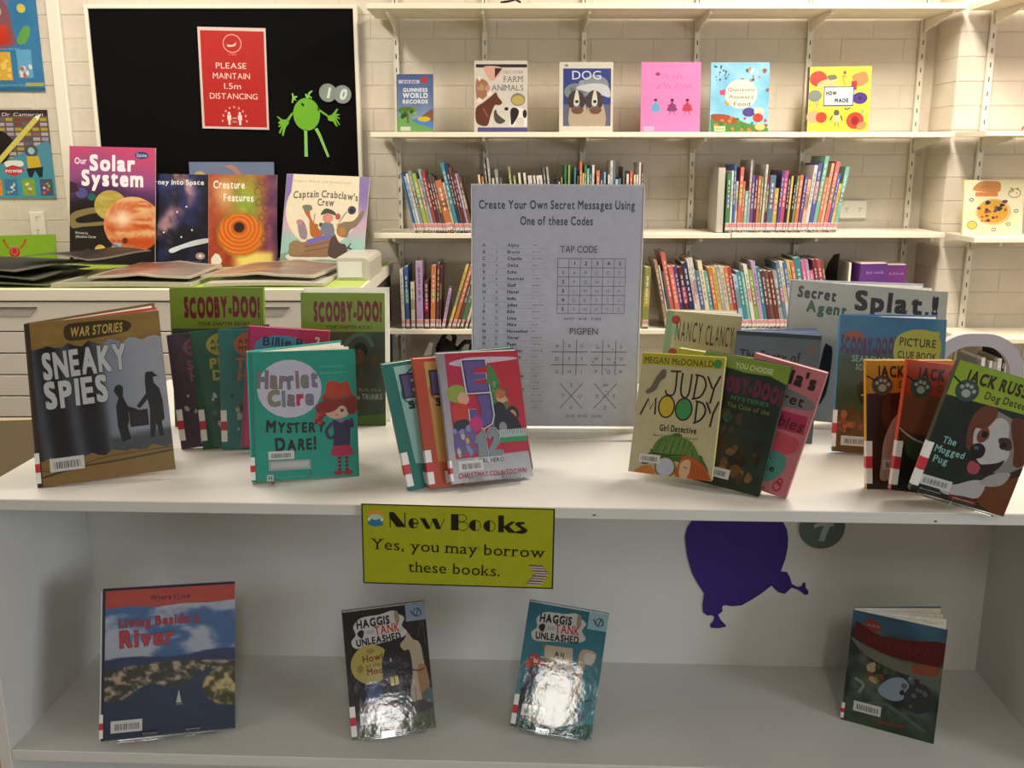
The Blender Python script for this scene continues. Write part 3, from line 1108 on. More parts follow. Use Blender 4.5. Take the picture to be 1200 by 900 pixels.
# ------------------------------------------------------------------ code poster in its holder
POSE = {
 'sneaky':((-0.6917, 1.3258, 0.8904),(12.3, 23.7, -4.5),0.1909,0.2483),
 'scoobyL':((-0.6032, 1.6532, 0.8904),(0.2, 7.0, -0.2),0.1634,0.248),
 'scoobyR':((-0.374, 1.655, 0.8917),(2.0, 7.5, 0.5),0.1467,0.238),
 'teal':((-0.4776, 1.5104, 0.8906),(8.1, 12.0, 0.1),0.128,0.1983),
 'green':((-0.5109, 1.515, 0.8904),(8.8, 12.8, -4.3),0.128,0.1947),
 'purple':((-0.5469, 1.5159, 0.8904),(10.0, 14.5, -5.2),0.128,0.1899),
 'fourth':((-0.4445, 1.5054, 0.8968),(8.1, 11.4, 2.9),0.128,0.1957),
 'pink':((-0.4413, 1.4938, 0.9016),(5.2, 12.0, 4.6),0.1306,0.1973),
 'harriet':((-0.3826, 1.3403, 0.8939),(15.1, 11.3, 1.3),0.1562,0.192),
 'ej12':((-0.0869, 1.3156, 0.8996),(24.6, 22.6, 2.5),0.1291,0.1936),
 'ejorange':((-0.1191, 1.3142, 0.8931),(24.7, 22.6, 1.3),0.13,0.1927),
 'ejteal':((-0.1489, 1.3124, 0.8904),(25.0, 22.9, -3.5),0.13,0.189),
 'ejback':((-0.085, 1.3594, 0.8911),(25.0, 22.9, 0.3),0.13,0.1937),
 'nancy':((0.2626, 1.6875, 0.8962),(-15.8, 13.7, 2.6),0.1341,0.1991),
 'spying':((0.3736, 1.5976, 0.8904),(-21.0, 18.5, -0.0),0.142,0.1848),
 'judy':((0.1752, 1.3685, 0.9017),(-29.0, 20.2, -2.2),0.1276,0.1812),
 'choose':((0.2412, 1.3459, 0.9037),(-29.7, 21.1, 5.1),0.1272,0.1905),
 'olivia':((0.2793, 1.3444, 0.9122),(-28.0, 19.3, 10.4),0.128,0.1874),
 'yellow':((0.216, 1.4001, 0.8959),(-30.1, 21.9, 2.7),0.1291,0.1909),
 'splat':((0.4801, 1.6509, 0.9079),(-7.6, 16.7, 3.7),0.2681,0.2493),
 'clue':((0.5235, 1.4935, 0.8941),(-9.6, 14.8, 1.3),0.1644,0.2236),
 'jrG':((0.5341, 1.2152, 0.9273),(-1.3, 3.3, 16.2),0.1322,0.1836),
 'jrO':((0.5321, 1.272, 0.9066),(3.3, 10.5, 7.4),0.1281,0.1837),
 'jrY':((0.5173, 1.3207, 0.8904),(-0.5, 14.4, 0.0),0.1286,0.1879),
 'river':((-0.6192, 1.2762, 0.5053),(18.4, 18.9, 4.3),0.1945,0.2224),
 'hagM':((-0.2452, 1.3043, 0.4894),(11.5, 21.3, -2.0),0.1292,0.192),
 'hagD':((-0.0018, 1.3226, 0.502),(-7.7, 21.4, 6.2),0.1253,0.1911),
 'dragon':((0.5267, 1.3667, 0.4854),(-29.5, 11.4, -0.1),0.1375,0.1786),
 'poster':((-0.0669, 1.6142, 0.9033),(0.0, -0.0, 0.3),0.2818,0.4131),
 'solar':((-1.7073, 3.7134, 0.9684),(-4.7, 8.6, 1.4),0.3399,0.4409),
 'space':((-1.424, 3.6919, 0.9642),(0.7, 9.5, 0.9),0.2582,0.3414),
 'creature':((-1.1474, 3.6192, 0.9624),(-3.1, 10.3, 0.5),0.261,0.3428),
 'crab':((-0.8642, 3.5613, 0.9712),(-11.3, 13.8, 2.0),0.3238,0.3411),
}


def pose(k, dz=0.0):
    o, (ya, le, ro), W, H = POSE[k]
    return rotm(ya, le, ro, (o[0], o[1], o[2] + dz)), W, H


def a_codes(A):
    A.r(0, 0, 100, 100, '#afb1c0')
    K, K2 = '#3c4654', '#4c4f5a'
    A.t('Create Your Own Secret Messages Using', 49.5, 9.2, 3.3, K, w=92, b=1)
    A.t('One of these Codes', 49.5, 15.6, 3.3, K, w=43, b=1)
    names = ['Alpha', 'Bravo', 'Charlie', 'Delta', 'Echo', 'Foxtrot', 'Golf', 'Hotel', 'India', 'Juliet', 'Kilo', 'Lima', 'Mike', 'November', 'Oscar', 'Papa', 'Quebec', 'Romeo', 'Sierra', 'Tango', 'Uniform', 'Victor', 'Whiskey', 'X-ray', 'Yankee', 'Zulu']
    morse = '.- -... -.-. -.. . ..-. --. .... .. .--- -.- .-.. -- -. --- .--. --.- .-. ... - ..- ...- .-- -..- -.-- --..'.split()
    for i, nme in enumerate(names):
        y = 24.4 + i * 2.72
        A.t(chr(65 + i), 6.5, y, 1.2, K2, b=1)
        A.t(str(i + 1), 14, y, 1.2, '#6d707c')
        A.t(nme, 20.5, y, 1.25, K2, al='l', b=1)
        x = 35.5
        for q in morse[i]:
            w = 1.5 if q == '-' else 0.5
            A.r(x, y - .8, x + w, y - .45, '#7c7f8a'); x += w + .6
        A.r(5, y + .72, 44, y + .8, '#8e909b')
    A.t('TAP CODE', 63, 26.6, 2.7, K2, w=22)
    gx, gy, gw, gh = 50.5, 29.0, 6.75, 3.75
    for i in range(7):
        A.r(gx + i * gw - .12, gy, gx + i * gw + .12, gy + 6 * gh, K2); A.r(gx, gy + i * gh - .09, gx + 6 * gw, gy + i * gh + .09, K2)
    rows = ['ABCDE', 'FGHIJ', 'LMNOP', 'QRSTU', 'VWXYZ']
    for i in range(5):
        A.t(str(i + 1), gx + (i + 1.5) * gw, gy + gh * .72, 1.5, K2, b=1); A.t(str(i + 1), gx + .5 * gw, gy + (i + 1.72) * gh, 1.5, K2, b=1)
        for j in range(5):
            A.t(rows[i][j], gx + (j + 1.5) * gw, gy + (i + 1.72) * gh, 1.35, '#747682')
    A.t('H=23   A=11   Y=54', 66, 54.3, 1.1, K2, w=22)
    A.t('PIGPEN', 67, 60.3, 2.7, K2, w=17)
    for ox in (0, 24):
        for k in (0, 1):
            A.r(54.5 + ox + k * 8, 62.5, 54.8 + ox + k * 8, 77.5, K2); A.r(47.5 + ox, 67.5 + k * 5.6, 69.5 + ox, 67.75 + k * 5.6, K2)
        lt = 'ABCDEFGHI' if ox == 0 else 'JKLMNOPQR'
        for i in range(9):
            A.t(lt[i], 51 + ox + (i % 3) * 7.6, 65.8 + (i // 3) * 5.5, 1.4, '#6a6d78')
    for ox in (0, 21):
        A.s([(53 + ox, 81), (67 + ox, 92)], .35, K2); A.s([(67 + ox, 81), (53 + ox, 92)], .35, K2)
        for (dx, dy), ch in zip(((60, 82.6), (55, 87.4), (65.4, 87.4), (60, 92.4)), 'STUV' if ox == 0 else 'WXYZ'):
            A.t(ch, dx + ox, dy, 1.6, '#666974')
    for x, y in ((80, 87), (83, 86), (81.5, 84.5), (76.4, 66), (84.8, 66.5), (73, 72), (86, 72), (80.6, 75)):
        A.e(x, y, .35, .25, K2)
    A.t('A=11   B=12   D=14', 68, 95.8, 1.1, K2, w=22)


Mp, Wp, Hp = pose('poster')
t = empty('sign_holder', M=Mp)
m = MB(); m.box(-0.003, Wp + .003, 0.0018, 0.0042, 0, Hp + .002); m.build('rear_sheet', mat('holder_backing', '#c9c6c0', rough=0.3), t)
m = MB(); m.box(-0.002, Wp + .002, -0.052, 0.004, -0.0128, -0.0105); m.box(-0.002, Wp + .002, -0.0535, -0.0515, -0.0128, -0.0085); m.build('foot', mat('clear_sheet_base', '#d3d2cd', rough=0.2), t)
m = MB(); m.box(-0.002, Wp + .002, -0.0015, 0.004, -0.0104, -0.0045); m.build('bend_edge', mat('bright_bend', '#f5f3ec', rough=0.1), t)
for a, b in ((-0.003, -0.0012), (Wp + .0012, Wp + .003)):
    m = MB(); m.box(a, b, -0.0012, 0.0018, 0, Hp); m.build('edge_strip', mat('clear_sheet_edge', '#dedede', rough=0.15), t)
tag(t, 'clear upright holder standing on the display unit behind the books', 'sign holder')
sheet('code_poster', 'grey-white poster of secret message codes in the clear holder', 'poster', Mp, Wp, Hp, a_codes, base='#c6c6c8')

# ------------------------------------------------------------------ covers of the featured books
def a_sneaky(A):
    def bgf(U, V):
        c = mixc(hx('#6f7c90'), hx('#a6a9b2'), sm(.35, .9, U) * (1 - V * .3))
        col = .5 + .5 * np.cos((U * 1.0 - V * .10) * 26)
        dk = mixc(hx('#15171c'), hx('#4a4e58'), col ** 2)
        k = 1 - sm(.50, .56, U - V * .02)
        c = c * (1 - k[..., None]) + dk * k[..., None]
        g = sm(.74, .78, V + .05 * (U - .5)) * sm(.5, .58, U)
        c = c * (1 - g[..., None]) + mixc(hx('#33363c'), hx('#5c6066'), vnoise(U, V, 9, 2)) * g[..., None]
        return c
    A.grid(46, 40, bgf)
    def tan(U, V):
        return mixc(hx('#8a6a32'), hx('#a98746'), vnoise(U, V, 7, 8))
    A.grid(20, 4, tan, 0, 0, 100, 14.5)
    A.p([(0, 14.4)] + [(i * 5, 16.2 + 1.3 * math.sin(i * 1.9) + .8 * math.sin(i * 4.1)) for i in range(21)] + [(100, 14.4)], '#8f7038')
    A.p([(0, 84.5)] + [(i * 5, 84.5 + 1.2 * math.sin(i * 2.1) + .7 * math.sin(i * 5.1)) for i in range(21)] + [(100, 100), (0, 100)], '#8a6c36')
    A.s([(0, 95), (30, 91), (60, 90), (100, 88)], 1.5, '#4c3a1c', 4); A.s([(0, 90), (20, 92), (50, 87), (100, 86)], .8, '#5b4724', 4)
    A.p([(29, 4), (42, 2.5), (74, 4), (75, 11), (44, 13.5), (29, 12.5)], '#3f3013', 3)
    A.t('WAR STORIES', 51.5, 11, 5.6, '#cdb05c', w=39, b=1, sl=.15, jit=.3)
    A.t('SNEAKY', 41, 34.5, 15, '#c9cbcb', w=62, b=2, ol=(3, '#101216'), jit=.35, rot=1.5)
    A.t('SPIES', 33, 53, 15, '#c9cbcb', w=46, b=2, ol=(3, '#101216'), jit=.35, rot=1.5)
    K = '#16181c'
    Q = lambda L: [(60 + (x - 54) * .80, 38 + (y - 29) * .74) for x, y in L]
    A.p(Q([(84, 37), (85, 30.5), (86.5, 29), (92, 29.2), (93.5, 31), (97, 33.5), (92, 34), (92.5, 39), (97, 44), (99, 55), (99, 70), (96, 72), (97, 84), (93, 84), (91, 73), (88, 84), (84, 84), (86, 60), (85, 52), (77, 59), (74, 57), (84, 47)]), K)
    A.p(Q([(54, 42), (56, 38), (60, 37), (63, 39), (63, 44), (62, 47), (66, 56), (74, 59), (76, 61), (72, 62), (66, 61), (66, 68), (64, 72), (66, 83), (58, 85), (55, 72), (55, 55), (58, 48)]), K)
    A.r(70, 61, 84, 71, '#1c1e23')
    A.barcode(9, 84, 34, 92)
    A.r(0, 0, 3, 100, '#3c2f22')


def a_scooby(A, low='#3d4a3e'):
    def f(U, V):
        c = mixc(hx('#2e3a36'), hx('#5d6f60'), vnoise(U, V, 5, 11))
        b = np.exp(-(((U - .55) / .33) ** 2 + ((V - .62) / .28) ** 2))
        return c * (1 - b[..., None] * .8) + mixc(hx('#3c2412'), hx('#5c3c1c'), vnoise(U, V, 9, 3)) * b[..., None] * .8
    A.grid(24, 34, f)
    A.r(0, 0, 100, 29, '#8faa3c', '#829c34'); A.p([(0, 93), (40, 94), (100, 91), (100, 100), (0, 100)], '#55702b')
    A.t('SCOOBY-DOO!', 55, 20.5, 13, '#7c2434', w=82, b=3, jit=.7, ol=(3, '#3a1420'))
    A.t('YOUR CHAPTER BOOKS', 56, 26.8, 2.5, '#4c2a2a', w=56, b=1, sl=.2)
    A.s([(50, 40), (60, 33), (75, 31), (85, 40)], 5, '#54705c', 3); A.e(70, 43, 9, 6, '#1b2a22')
    blobs(A, 14, 40, 42, 90, 66, ['#2c1c10', '#4c3520', '#5e4526', '#3d4b3d'], 3, 7, 5)
    A.scrib(80, 74, 28, 3, '#98a79a'); A.t('the TRUNKS', 78, 80, 4, '#98a79a', w=36, b=1, jit=.4)


def a_myst(A, bgc, disc, tc, t1, t2, sd, foot='#b9b4aa'):
    A.grid(14, 20, lambda U, V: mixc(hx(bgc) * .85, hx(bgc) * 1.15, vnoise(U, V, 4, sd)))
    A.e(43, 12.5, 25, 10.5, disc, rot=0)
    A.t('A BILLIE B', 43, 11.5, 3.6, tc, w=38, b=1, jit=.5); A.t('MYSTERY', 43, 17.5, 3.6, tc, w=38, b=1, jit=.5)
    A.t(t1, 20, 32, 8, disc, al='l', b=2, jit=.4, serif=True); A.t(t2, 22, 42, 8, disc, al='l', b=2, jit=.4, serif=True)
    blobs(A, 20, 12, 50, 60, 84, ['#a9b2a4', '#5c6d58', '#2f3f36', bgc], 1.5, 4, sd)
    A.r(25, 88, 70, 97, foot); A.r(30, 90, 50, 95, '#8a8580')


def a_pink(A):
    A.r(0, 0, 100, 100, '#c92c68'); A.p([(62, 0), (100, 0), (100, 30), (68, 30)], '#c01f50')
    A.e(42, 17, 34, 11, '#4c92b8'); A.t('Billie B', 44, 15, 7, '#20304c', w=50, b=1, jit=.5)
    A.t('2', 86, 12, 6, '#e6c2ce', b=2); A.r(0, 0, 3, 100, '#a8234c')


def girl(A, ox=0):
    """a child in a hat and skirt, drawn simply"""
    A.p([(70, 33), (72, 26), (78, 24), (85, 26), (92, 25), (95, 33), (99, 38), (86, 41), (70, 39), (66, 37)], '#b83c1c', 3)
    A.s([(69, 36.5), (82, 38.8), (97, 36)], 3.5, '#8f4034', 3)
    A.p([(67, 40), (70, 37), (82, 40), (98, 37), (101, 44), (98, 50), (93, 51), (70, 51), (66, 56), (59, 54), (63, 48), (61, 43)], '#8c1c16', 3)
    A.e(81, 48, 11.5, 6, '#d8ab90'); A.p([(69, 41), (90, 39), (82, 46), (70, 49)], '#8c1c16', 3); A.p([(87, 40), (98, 42), (98, 49), (92, 50), (86, 43)], '#7f1812', 3)
    A.ring(85.5, 47.4, 4.6, 3.4, 1, '#c9c2b4'); A.e(85.5, 47.6, 1.6, 1.2, '#2a2624'); A.s([(75, 47.4), (78, 47.4)], .8, '#2a2624'); A.s([(79, 51), (82, 51)], .7, '#8c3a34')
    blobs(A, 18, 60, 44, 67, 58, ['#a02620', '#b5453a', '#7f1812'], 1.2, 2.4, 4)
    A.s([(76, 57), (70, 63), (73, 69), (78, 67)], 3, '#3b2558', 3); A.s([(92, 57), (95, 61), (94, 54)], 3, '#3b2558', 3)
    A.p([(76, 55), (92, 55), (93, 62), (92, 75), (76, 75), (77, 64)], '#33204e'); A.p([(79, 55), (84, 57.5), (89, 55)], '#8a6a98')
    A.p([(76, 75), (92, 75), (96, 82.5), (84, 84), (73, 82.5)], '#b3204c'); A.r(80, 84, 83, 95, '#452c3a'); A.r(87, 84, 90, 95, '#452c3a')
    for q in (86, 89, 92):
        A.r(80, q, 83, q + 1, '#c04a5c'); A.r(87, q, 90, q + 1, '#c04a5c')
    A.e(80.5, 96.5, 4.5, 2, '#a01c22'); A.e(89.5, 96.5, 4.5, 2, '#a01c22')


def a_harriet(A):
    A.grid(10, 12, lambda U, V: mixc(hx('#0f9480'), hx('#14a08a'), vnoise(U, V, 3, 2)))
    A.r(0, 0, 4, 100, '#0c8674')
    A.e(37, 29, 30, 22.5, '#c9c6d8')
    A.t('Harriet', 35, 28, 12.5, ['#7d7480', '#8a7468', '#93707c', '#6e7884', '#8a7070', '#7c8478', '#847494'], w=56, b=2, jit=.9, ol=(3, '#3c3038'))
    A.t('Clare', 38, 42, 11, ['#8a8468', '#6f8a84', '#7c7078', '#c02c50', '#7a7888'], w=42, b=2, jit=.9, ol=(3, '#3c3038'))
    A.scrib(77, 13.5, 22, 2, '#8ac8ba'); A.scrib(78, 18.5, 26, 2, '#8ac8ba')
    A.t('MYSTERY', 41, 63, 8.6, '#0c1a1c', w=55, b=2, jit=.8, caps=.85, rot=-2)
    A.t('DARE!', 41, 77, 9.6, '#0c1a1c', w=38, b=2, jit=.8, caps=.85)
    girl(A)
    A.barcode(15, 77, 39, 83.5, ); A.r(15, 84.5, 54, 92, '#a9adac'); A.r(17, 86, 52, 90, '#c3c5c2')
    A.r(13, 95, 19, 100, '#cfd2cc'); A.t('H', 16, 99, 3, '#14584c', b=2); A.scrib(36, 98.4, 28, 1.8, '#7fc2b4'); A.t('7', 54, 98.5, 4, '#9a4a3c')
    A.p([(96, 0), (100, 0), (100, 3)], '#0c8674')


def a_ej(A, rim, base, wash, t1, t2):
    A.r(0, 0, 100, 100, rim); A.p([(12, 3), (100, 3), (100, 84), (40, 84), (14, 80)], base, c2=wash)
    A.ring(44, 18, 24, 14, 2.4, rim); A.ring(30, 26, 16, 9, 2, rim); A.ring(66, 36, 24, 12, 2, rim)
    A.t('E', 31, 28, 17, '#1c1a30', w=30, b=3); A.t('E', 31, 27.4, 15.6, '#5b4c7e', w=25, b=2); A.t('J', 66, 28, 17, '#5b4c7e', w=24, b=3)
    A.t('SPY', 20, 37.5, 5.6, '#1a1c34', al='l', b=3, w=30); A.t('SCHOOL', 56, 37.5, 5.6, '#1a1c34', al='l', b=3, w=42)
    A.t(t1, 30, 56, 8, '#8c4258', al='l', sl=0, serif=True); A.t(t2, 30, 66, 8, '#8c4258', al='l', serif=True)
    A.r(34, 79, 100, 84, rim); A.barcode(20, 88, 62, 97)


def a_ej12(A):
    A.r(0, 0, 100, 100, '#b01c44', '#b81a30'); A.p([(38, 0), (100, 0), (100, 66), (84, 66)], '#b51a2c')
    A.r(0, 0, 8, 100, '#8d8a94', '#b5b3b8')
    A.p([(12, 8), (40, 4), (90, 5), (96, 7), (60, 9), (30, 11)], '#c9b4c4', 4)
    # fir tree
    A.p([(59, 14), (62, 10), (66, 14), (72, 24), (71, 28), (80, 38), (78, 42), (88, 54), (84, 60), (90, 68), (60, 68), (56, 30)], '#3c7c42', 3)
    blobs(A, 24, 60, 20, 84, 66, ['#6aa858', '#2c6434', '#8ab86c', '#b04a3c'], 1, 2, 4)
    # figures
    A.e(18, 32, 13, 7, '#8aa03c'); A.e(25, 36, 7, 5, '#d9a184'); A.p([(10, 42), (26, 40), (34, 48), (30, 58), (14, 60)], '#c23a2c', 3); A.p([(10, 54), (26, 52), (28, 60), (14, 62)], '#1f3038', 3); A.p([(10, 62), (34, 60), (34, 78), (10, 80)], '#6a5a8c', 3)
    blobs(A, 12, 8, 58, 30, 80, ['#7f8ab8', '#c9a45c', '#c0b4a0', '#a83a4c'], 2, 4, 8)
    A.e(72, 37, 6, 4.5, '#d9a184'); A.e(71, 34, 7, 3.6, '#b06a34'); A.e(68, 46, 8, 6, '#1c1a1c'); A.e(84, 50, 8, 6, '#1c1618'); A.e(84, 51, 4.5, 4, '#c08a70'); A.p([(62, 50), (76, 46), (90, 55), (92, 68), (62, 68)], '#201a20', 3); A.e(70, 60, 5, 4, '#8a8a90')
    # picket fence
    for i in range(14):
        A.r(62 + i * 2.7, 62, 64 + i * 2.7, 68, '#b8c4c0')
    A.r(58, 66, 99, 68, '#9fb4ac'); A.r(56, 68, 98, 72, '#2c8a54')
    A.p([(0, 82), (98, 80), (100, 100), (0, 100)], '#a9a8ae', c2='#c4c2c6')
    # the big characters
    def L(pts, c, d=2.2):
        cx = sum(p[0] for p in pts) / len(pts); cy = sum(p[1] for p in pts) / len(pts)
        for k, cc in ((d * 1.5, '#c9c4d4'), (d * .7, '#1c1c3c'), (0, c)):
            A.p([(cx + (x - cx) * (1 + k / 14), cy + (y - cy) * (1 + k / 14 * .66)) for x, y in pts], cc)
    L([(30, 7), (56, 7), (56, 12), (40, 13), (41, 17), (55, 17), (55, 21), (41, 22), (42, 25), (57, 25), (57, 31), (32, 31)], '#5c4c8c')
    L([(42, 34), (57, 34), (58, 50), (55, 56), (46, 59), (36, 57), (32, 52), (32, 45), (40, 45), (41, 51), (44, 51), (45, 46)], '#5c4c8c')
    A.e(37, 56, 8, 5.6, '#c42c74')
    L([(36, 66), (44, 62), (46, 62), (47, 82), (36, 82), (37, 70), (34, 71)], '#7d8a8e', 1.6)
    L([(49, 66), (53, 61), (60, 61), (64, 66), (62, 72), (56, 77), (65, 77), (65, 82), (48, 82), (50, 76), (57, 68), (55, 66), (52, 69)], '#7d8a8e', 1.6)
    A.r(30, 82, 66, 87, '#c9c4c8'); A.t('GIRL HERO', 50, 86.4, 3.4, '#22222c', w=32, b=1)
    A.barcode(10, 83.5, 40, 91.5)
    A.t('CHRISTMAS COUNTDOWN', 50, 96.5, 3.6, '#b0284c', w=84, b=1, jit=.6, sl=.2)


def a_nancy(A):
    A.grid(16, 22, lambda U, V: mixc(hx('#b9b283'), hx('#c9c294'), vnoise(U, V, 4, 6)))
    A.r(0, 0, 9, 100, '#8cae86'); A.s([(12, 0), (12, 100)], 1.2, '#c9d0a8')
    for y in (8, 38, 68):
        A.e(13, y, 6, 4, '#b5463c'); A.p([(8, y + 8), (16, y + 4), (20, y + 12), (12, y + 14)], '#9fbf96', 3)
    for i, ch in enumerate('NANCY'):
        A.t(ch, 17 + i * 7.5, 27, 18, '#54402c', w=5.6)
    for i, ch in enumerate('CLANCY'):
        A.t(ch, 57 + i * 6.4, 28.5, 18, '#54402c', w=4.8)
    A.p([(40, 50), (46, 42), (58, 38), (70, 40), (78, 48), (72, 54), (60, 53), (50, 56), (42, 57)], '#7c4624', 4)
    A.t('Super', 88, 50, 6, '#3c4a2c', w=24, b=1, jit=.3); A.t('Sleuth', 88, 60, 6, '#3c4a2c', w=26, b=1, jit=.3)
    A.barcode(30, 88, 60, 96)


def a_spy(A):
    A.grid(12, 16, lambda U, V: mixc(hx('#5d6a78'), hx('#6f7c8c'), vnoise(U, V, 3, 9)))
    A.r(0, 0, 100, 4, '#3c4652'); A.e(90, 14, 4, 4.5, '#8a6a68')
    A.t('The Story of', 42, 27, 9.5, '#2c343c', w=72, b=1)
    A.t('SPYING', 54, 52, 19, '#17191e', w=94, b=3)


def a_judy(A):
    A.grid(10, 16, lambda U, V: mixc(hx('#bdb48a'), hx('#c8c098'), vnoise(U, V, 3, 4)))
    A.r(0, 0, 100, 9.5, '#b7b02c'); A.e(92, 5.5, 5, 3.6, '#3f8a4c')
    A.t('MEGAN McDONALD', 45, 8.2, 5, '#5c5a10', w=84, b=1, serif=True)
    K = '#1c1a16'
    def S(*p, w=2.2, sm_=3): A.s(list(p), w, K, sm_)
    # JUDY
    S((37, 14), (50, 13.6), sm_=0); S((45, 14), (45, 30), (41, 34), (35, 33), (34, 30)); S((52, 14.5), (52, 30), (57, 35), (62, 31), (63, 15))
    S((70, 15), (68, 35), sm_=0); S((67, 15.5), (77, 17), (81, 24), (76, 33), (66, 35.5)); S((82, 16), (89, 26), sm_=0); S((97, 15), (91, 25), (88, 38), sm_=0)
    # MOODY
    S((6, 52), (14, 38), (17, 47), (23, 37), (24, 51), sm_=0)
    A.e(37, 43.5, 10.3, 9.6, K); A.e(37, 43.5, 8.6, 8.4, '#c9b32c'); A.e(58, 44.5, 10.6, 9.6, K); A.e(58, 44.5, 8.9, 8.4, '#3f9450')
    S((73, 37), (73, 54), sm_=0); S((71, 37), (80, 38.5), (84, 45), (79, 52), (71, 55)); S((84, 37), (90, 46), sm_=0); S((98, 36), (93, 46), (91, 57), sm_=0)
    A.p([(20, 20), (27, 13), (32, 14), (31, 20), (26, 23), (22, 30), (13, 34), (9, 32), (15, 28)], '#6c6654', 4)
    A.t('Girl Detective', 54, 63.5, 5, K, w=44, b=1, jit=.8); A.t('illustrated by Peter H. Reynolds', 52, 68.5, 1.9, '#5c583c', w=54)
    # hat, magnifier, hair
    A.p([(15, 92), (17, 86), (24, 82), (28, 79), (80, 80), (88, 84), (95, 92), (92, 97), (80, 90), (40, 87), (22, 92)], '#44682c', 3); A.p([(27, 82), (28, 75), (36, 69), (48, 66), (60, 67), (72, 71), (80, 78), (83, 86), (70, 84), (40, 83)], '#5a7c38', 3)
    for i in range(6):
        A.s([(36 + i * 7, 70), (30 + i * 9, 82)], .7, '#2c4820'); A.s([(36 + i * 7, 82), (44 + i * 6, 69)], .7, '#8aa85c')
    A.s([(27, 82.5), (45, 83), (65, 82), (83, 86)], 1.2, '#1f3216', 3); A.e(54, 66, 6, 1.4, '#44682c')
    A.p([(60, 88), (66, 82), (78, 84), (88, 88), (97, 96), (96, 100), (58, 100)], '#b85a24', 3); A.p([(62, 88), (72, 85), (74, 92), (70, 100), (62, 99)], '#d8b48a', 3)
    for i in range(5):
        A.s([(76 + i * 3.4, 87 + i), (74 + i * 4, 93), (77 + i * 4.4, 99)], .6, '#6c2c14', 3)
    A.s([(66, 91), (70, 92)], .9, K)
    A.p([(8, 100), (14, 95), (26, 93), (32, 100)], '#c8773c', 3)
    A.e(44, 93, 12.5, 8.6, '#3f3c2c'); A.e(44, 93, 11.4, 7.8, '#b8ac5c'); A.e(44, 93, 10.2, 7, '#b9bfd0')
    A.barcode(11, 84, 37, 91)


def a_choose(A):
    def f(U, V):
        c = mixc(hx('#141c16'), hx('#26402e'), vnoise(U, V, 5, 5))
        b = np.exp(-(((U - .35) / .35) ** 2 + ((V - .78) / .2) ** 2))
        return c * (1 - b[..., None] * .7) + hx('#4a3620') * b[..., None] * .7
    A.grid(22, 34, f)
    A.p([(0, 0), (100, 0), (100, 14), (80, 10), (50, 11), (25, 9), (0, 7)], '#7c9c34')
    A.t('YOU CHOOSE', 60, 8.4, 4, '#d2d8b0', w=44, b=1)
    A.t('SCOOBY-DOO!', 52, 27, 11, '#6c2048', w=92, b=3, jit=.8, arc=3, ol=(3, '#2a1020'))
    A.t('MYSTERIES', 64, 33, 3, '#3f7a50', w=44, b=1); A.t('The Case of the', 64, 39, 3.4, '#6a7c34', w=50, b=1)
    blobs(A, 20, 5, 40, 60, 62, ['#2a4a34', '#4a3c24', '#3a5a40'], 3, 6, 5); blobs(A, 26, 10, 62, 90, 92, ['#6a4a26', '#4a3018', '#7c5a34', '#241a10'], 3, 7, 6)
    A.barcode(26, 86, 62, 93.5)


def a_olivia(A):
    A.grid(10, 20, lambda U, V: mixc(hx('#c06a74'), hx('#cf8288'), vnoise(U, V, 4, 5)))
    A.t("Olivia's", 48, 15, 10.5, '#2c2426', w=86, b=2, jit=.7, ol=(3, '#a04a58'))
    A.p([(8, 22), (50, 19), (92, 23), (94, 31), (50, 33), (8, 30)], '#7d7a78', 4); A.t('Secret', 52, 30, 7.6, '#241c20', w=62, b=1, jit=.4)
    A.p([(6, 38), (94, 36), (96, 50), (8, 52)], '#b02c54'); A.t('Scribbles', 52, 48.5, 8.4, '#5c1c34', w=80, b=1, jit=.5, sl=.15)
    A.p([(14, 55), (90, 54), (84, 68), (20, 70)], '#c8505c', 3)
    A.p([(30, 72), (78, 68), (86, 80), (70, 92), (30, 94), (24, 82)], '#4f9484', 3)
    A.t('super', 48, 77, 5, '#1f2c2c', w=34, b=1); A.t('silence', 52, 83.5, 5, '#1f2c2c', w=44, b=1); A.t('slug', 50, 90, 5, '#1f2c2c', w=28, b=1)
    A.ring(84, 93, 6, 4, 2, '#b02c44'); A.ring(86, 89, 4, 3, 2, '#b02c44'); A.s([(50, 97), (60, 95), (70, 98)], 2, '#b02c44', 3)


def a_yel(A):
    A.r(0, 0, 100, 100, '#bcbf1e'); A.scrib(50, 6, 76, 3, '#77760f')


def a_splat(A):
    A.grid(14, 14, lambda U, V: mixc(hx('#b5b5aa'), hx('#c6c5ba'), vnoise(U, V, 3, 5)))
    K = '#252a30'
    A.t('Secret', 16.5, 12, 7.5, K, w=25, b=2, jit=.8, rot=-3); A.t('Agent', 23.5, 22.5, 7.5, '#1f5a40', w=26, b=2, jit=.8, rot=-3)
    A.t('Splat', 63, 17.5, 13, '#24232e', w=43, b=2, jit=.2); A.p([(86.5, 15.5), (89, 15.5), (87.5, 21), (86, 21)], '#24232e'); A.t('!', 92.5, 18, 13, '#24232e', b=3)
    # dark rounded shapes behind the front books, plain
    A.e(11, 60, 11, 16, '#24262a', n=24); A.p([(24, 48), (27, 45), (30, 50), (28, 80), (20, 90)], '#1c1d20', 3)
    A.s([(0, 62), (12, 66), (24, 64)], 1.6, '#24262a', 3)


